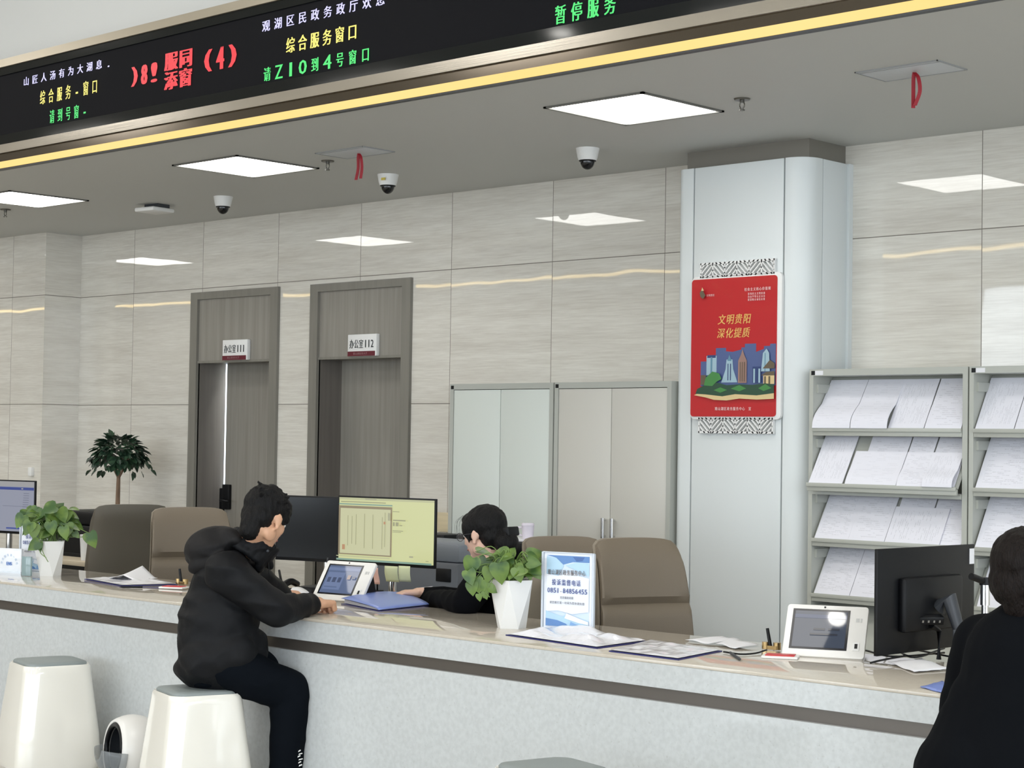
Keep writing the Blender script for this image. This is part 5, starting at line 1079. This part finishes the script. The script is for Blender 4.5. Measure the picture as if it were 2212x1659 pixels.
# white emblem on the trouser leg
c = D(647, 1638, 7.33); bm = BM()
for i, (x, y, w_, h_) in enumerate(((0, .030, .010, .006), (.004, .018, .016, .005), (-.002, .008, .012, .006), (.005, -.004, .018, .005), (.001, -.016, .012, .006), (.004, -.028, .014, .006))):
    q = c+CR*x+CU*y; bm.faces.new([bm.verts.new(q+CR*a*w_+CU*b*h_+CU*a*h_*.8) for a, b in ((-.5, -.5), (.5, -.3), (.4, .5), (-.4, .4))])
o = new('emblem', bm, M_whitem, bp); o.modifiers.new('s', 'SOLIDIFY').thickness = .001
# things he holds
bm = BM(); q = [aZ(*k, CT+.02) for k in ((612, 1292), (640, 1302), (668, 1284), (632, 1272))]; patch(bm, [(k.x, k.y, CT+.018) for k in q], 8, 6, lambda u, v: .012*math.sin(u*3)+.01*v); o = tag(new('paper_sheet', bm, M_paper, smooth=True), 'folded white paper under the left hand of the young man', 'paper'); o.modifiers.new('s', 'SOLIDIFY').thickness = .001
bm = BM(); q = [aZ(*k, CT) for k in ((640, 1302), (672, 1306), (690, 1293), (655, 1288))]; patch(bm, [(k.x, k.y, CT+.002) for k in q], 6, 4, lambda u, v: .004*u); o = tag(new('bank_card_wallet', bm, mat('teal_card', (96, 140, 130), .4), smooth=True), 'small teal card wallet between the hands of the young man', 'wallet'); o.modifiers.new('s', 'SOLIDIFY').thickness = .003

# ---- clerk
wp0 = D(1062, 1400, 8.02); wp = thing('person', (wp0.x, wp0.y, 0), 'seated clerk in black with glasses and dark hair tied in a bun', 'person')
hc = D(1044, 1154, 8.0); HR = basis(math.radians(188), .20); s = .97
wsL, wsR = D(1040, 1252, 7.82), D(1102, 1244, 8.15); weL = D(1004, 1306, 7.74); whL = aZ(893, 1286, DZ+.03); weR = D(1040, 1300, 8.35); whR = D(905, 1280, 8.30)
wh = V3(wp0.x+.02, wp0.y, .55); bm = BM(); head_parts(bm, hc, HR, s); cap(bm, hc+HR @ V3(-.02, 0, -.06), .046, D(1058, 1222, 8.0), .055); cap(bm, wsL, .05, wsR, .05); cap(bm, D(1060, 1250, 8.0), .10, wh, .12)
for a, b, c_ in ((wsL, weL, whL), (wsR, weR, whR)): cap(bm, a, .045, b, .036); cap(bm, b, .036, c_.lerp(b, .1), .024)
wk = [wh+V3(-.42, .09, -.02), wh+V3(-.42, -.09, -.02)]
for k_ in wk: cap(bm, wh, .08, k_, .05); cap(bm, k_, .05, V3(k_.x, k_.y, .08), .035)
for w_, e_ in ((whL, weL), (whR, weR)):
    f3 = (w_-e_); f3.z = 0; f3.normalize(); hand_parts(bm, w_, f3, V3(0, 0, 1), f3.cross(V3(0, 0, 1))*(-1), .4, .9)
remeshed('body', bm, M_skin2, wp, .0055, 3); face_bits(wp, hc, HR, s)
bm = BM(); HE(-.020, 0, .040, .103, .083, .090, 24); HE(-.055, 0, -.012, .060, .070, .068); HE(.040, 0, .070, .050, .062, .036)
for sy in (-1, 1): HE(.020, sy*.058, .030, .050, .022, .052); cap(bm, HP(.035, sy*.068, .03), .012, HP(.030, sy*.071, -.028), .004)
cap(bm, HP(-.085, 0, -.020), .045, HP(-.120, .01, -.050), .045); ell(bm, HP(-.125, .01, -.055), (.052, .058, .055), HR)
remeshed('hair', bm, M_hair, wp, .005, 3, hairfn(60, .003))
bm = BM(); Mc = Matrix.Translation(HP(-.145, .0, -.010)) @ HR.to_4x4(); box(bm, (-.022, -.04, -.022), (.014, .04, .018), Mc); new('hair_clip', bm, M_blackp, wp, bevel=.006)
bm = BM(); rn = random.Random(2)
for k in range(12):
    y = rn.uniform(-.05, .06); a = HP(.05, y, .085+.01*rn.random()); tube(bm, curve([a, HP(.088+.01*rn.random(), y*1.1, .07), HP(.095+.012*rn.random(), y*1.2, .02-.03*rn.random())], 4), .0004, 4)
new('fringe', bm, M_hair, wp, smooth=True)
g = None; bm = BM()
for sy in (-1, 1):
    pts = [HP(.104+.0*a, sy*.033+.024*math.cos(a)*1, .004+.018*math.sin(a)) for a in [2*PI*i/20 for i in range(21)]]; tube(bm, pts, .0013, 6)
    tube(bm, [HP(.102, sy*.056, .008), HP(.05, sy*.076, .008), HP(-.01, sy*.082, .004)], .0013, 6)
tube(bm, [HP(.104, -.009, .008), HP(.108, 0, .010), HP(.104, .009, .008)], .0012, 6)
gl = tag(new('glasses', bm, M_dgrey, smooth=True), 'thin dark framed glasses worn by the seated clerk', 'glasses')
bm = BM()
for sy in (-1, 1): bm.faces.new([bm.verts.new(HP(.104, sy*.033+.023*math.cos(a), .004+.017*math.sin(a))) for a in [2*PI*i/20 for i in range(20)]])
o = new('lens', bm, mat('spectacle_lens', (220, 225, 228), .05, alpha=.18), gl)
bm = BM(); cap(bm, wsL, .070, wsR, .070, 18); cap(bm, D(1074, 1268, 8.0), .140, wh+V3(0, 0, .06), .150, 20); cap(bm, wsL, .070, weL, .060, 18); cap(bm, weL, .060, whL.lerp(weL, .14), .034, 18); cap(bm, wsR, .070, weR, .058, 18); cap(bm, weR, .058, whR.lerp(weR, .12), .034, 18)
cap(bm, D(1058, 1225, 8.02), .072, D(1060, 1250, 8.0), .11, 18); remeshed('jacket', bm, M_suit, wp, .009, 4, folds(7, .005, 1))
bm = BM(); ell(bm, wh, (.17, .16, .10), None, 20)
for k_ in wk: cap(bm, wh, .095, k_, .072, 16); cap(bm, k_, .072, V3(k_.x, k_.y, .12), .055, 16)
remeshed('trousers', bm, M_suit, wp, .010, 3)
for k_ in wk:
    bm = BM(); cap(bm, (k_.x, k_.y, .042), .038, (k_.x-.13, k_.y, .036), .032, 14); remeshed('shoe', bm, M_shoe, wp, .007, 2)
# her chair
chair(V3(wp0.x+.24, wp0.y+.02, 0), math.radians(-84), .45, .55, .93, 'office chair carrying the seated clerk, hidden by counter and plant')

# ---- person in the black suit at the right
rp0 = D(2190, 1560, 4.68); rp = thing('person', (rp0.x, rp0.y, 0), 'person in a black suit seen from behind at the right edge', 'person')
hc = D(2222, 1246, 4.72); HR = basis(math.radians(98), .10); rh = V3(rp0.x, rp0.y-.02, .58)
rsL, rsR = D(2122, 1392, 4.84), D(2332, 1396, 4.60); reL = D(2078, 1535, 4.93); reR = D(2375, 1560, 4.72); rwL = V3(reL.x+.12, 4.98, CT+.035); rwR = V3(reR.x-.05, 4.98, CT+.035)
bm = BM(); head_parts(bm, hc, HR, 1.0); cap(bm, hc+HR @ V3(-.02, 0, -.06), .058, D(2222, 1350, 4.72), .065); cap(bm, rsL, .055, rsR, .055); cap(bm, D(2220, 1420, 4.72), .12, rh, .13)
for a, b, c_ in ((rsL, reL, rwL), (rsR, reR, rwR)): cap(bm, a, .052, b, .042); cap(bm, b, .042, c_, .028)
rk = [V3(rh.x-.16, 4.70, .50), V3(rh.x+.20, 4.70, .50)]
for k_ in rk: cap(bm, rh, .09, k_, .056); cap(bm, k_, .056, V3(k_.x, k_.y-.04, .08), .038)
for w_ in (rwL, rwR): hand_parts(bm, w_, V3(.1 if w_ is rwL else -.2, 1, 0), V3(0, 0, 1), V3(-1 if w_ is rwL else 1, 0, 0), .45)
remeshed('body', bm, M_skin, rp, .006, 3); face_bits(rp, hc, HR)
bm = BM(); HE(-.018, 0, .038, .108, .092, .092, 24); HE(-.050, 0, -.014, .068, .086, .078); cap(bm, HP(-.062, 0, -.03), .054, HP(-.052, 0, -.080), .044)
for sy in (-1, 1): HE(.010, sy*.062, .020, .055, .022, .055)
remeshed('hair', bm, M_hairb, rp, .005, 2, hairfn(55, .004))
bm = BM(); cap(bm, rsL, .080, rsR, .080, 20); cap(bm, D(2222, 1435, 4.72), .165, D(2205, 1545, 4.70), .175, 20); cap(bm, D(2205, 1545, 4.70), .175, rh+V3(0, 0, .03), .185, 20)
cap(bm, rsL, .078, reL, .062, 18); cap(bm, reL, .062, rwL-V3(0, .06, 0), .040, 18); cap(bm, rsR, .078, reR, .062, 18); cap(bm, reR, .062, rwR-V3(0, .06, 0), .040, 18)
cap(bm, D(2130, 1520, 4.72), .10, D(2110, 1690, 4.68), .165, 18); cap(bm, D(2220, 1355, 4.72), .078, D(2220, 1400, 4.72), .13, 18)
cap(bm, D(2170, 1395, 4.78), .078, D(2275, 1400, 4.66), .078, 18)
remeshed('suit_jacket', bm, M_coat, rp, .009, 4, folds(5, .004, 4))
bm = BM(); ell(bm, rh, (.18, .17, .10), None, 20)
for k_ in rk: cap(bm, rh, .095, k_, .078, 16); cap(bm, k_, .078, V3(k_.x, k_.y-.04, .12), .06, 16)
remeshed('trousers', bm, M_coat, rp, .010, 3)
for k_ in rk:
    bm = BM(); cap(bm, (k_.x, k_.y-.05, .045), .04, (k_.x, k_.y+.05, .040), .036, 14); remeshed('shoe', bm, M_shoe, rp, .007, 2)
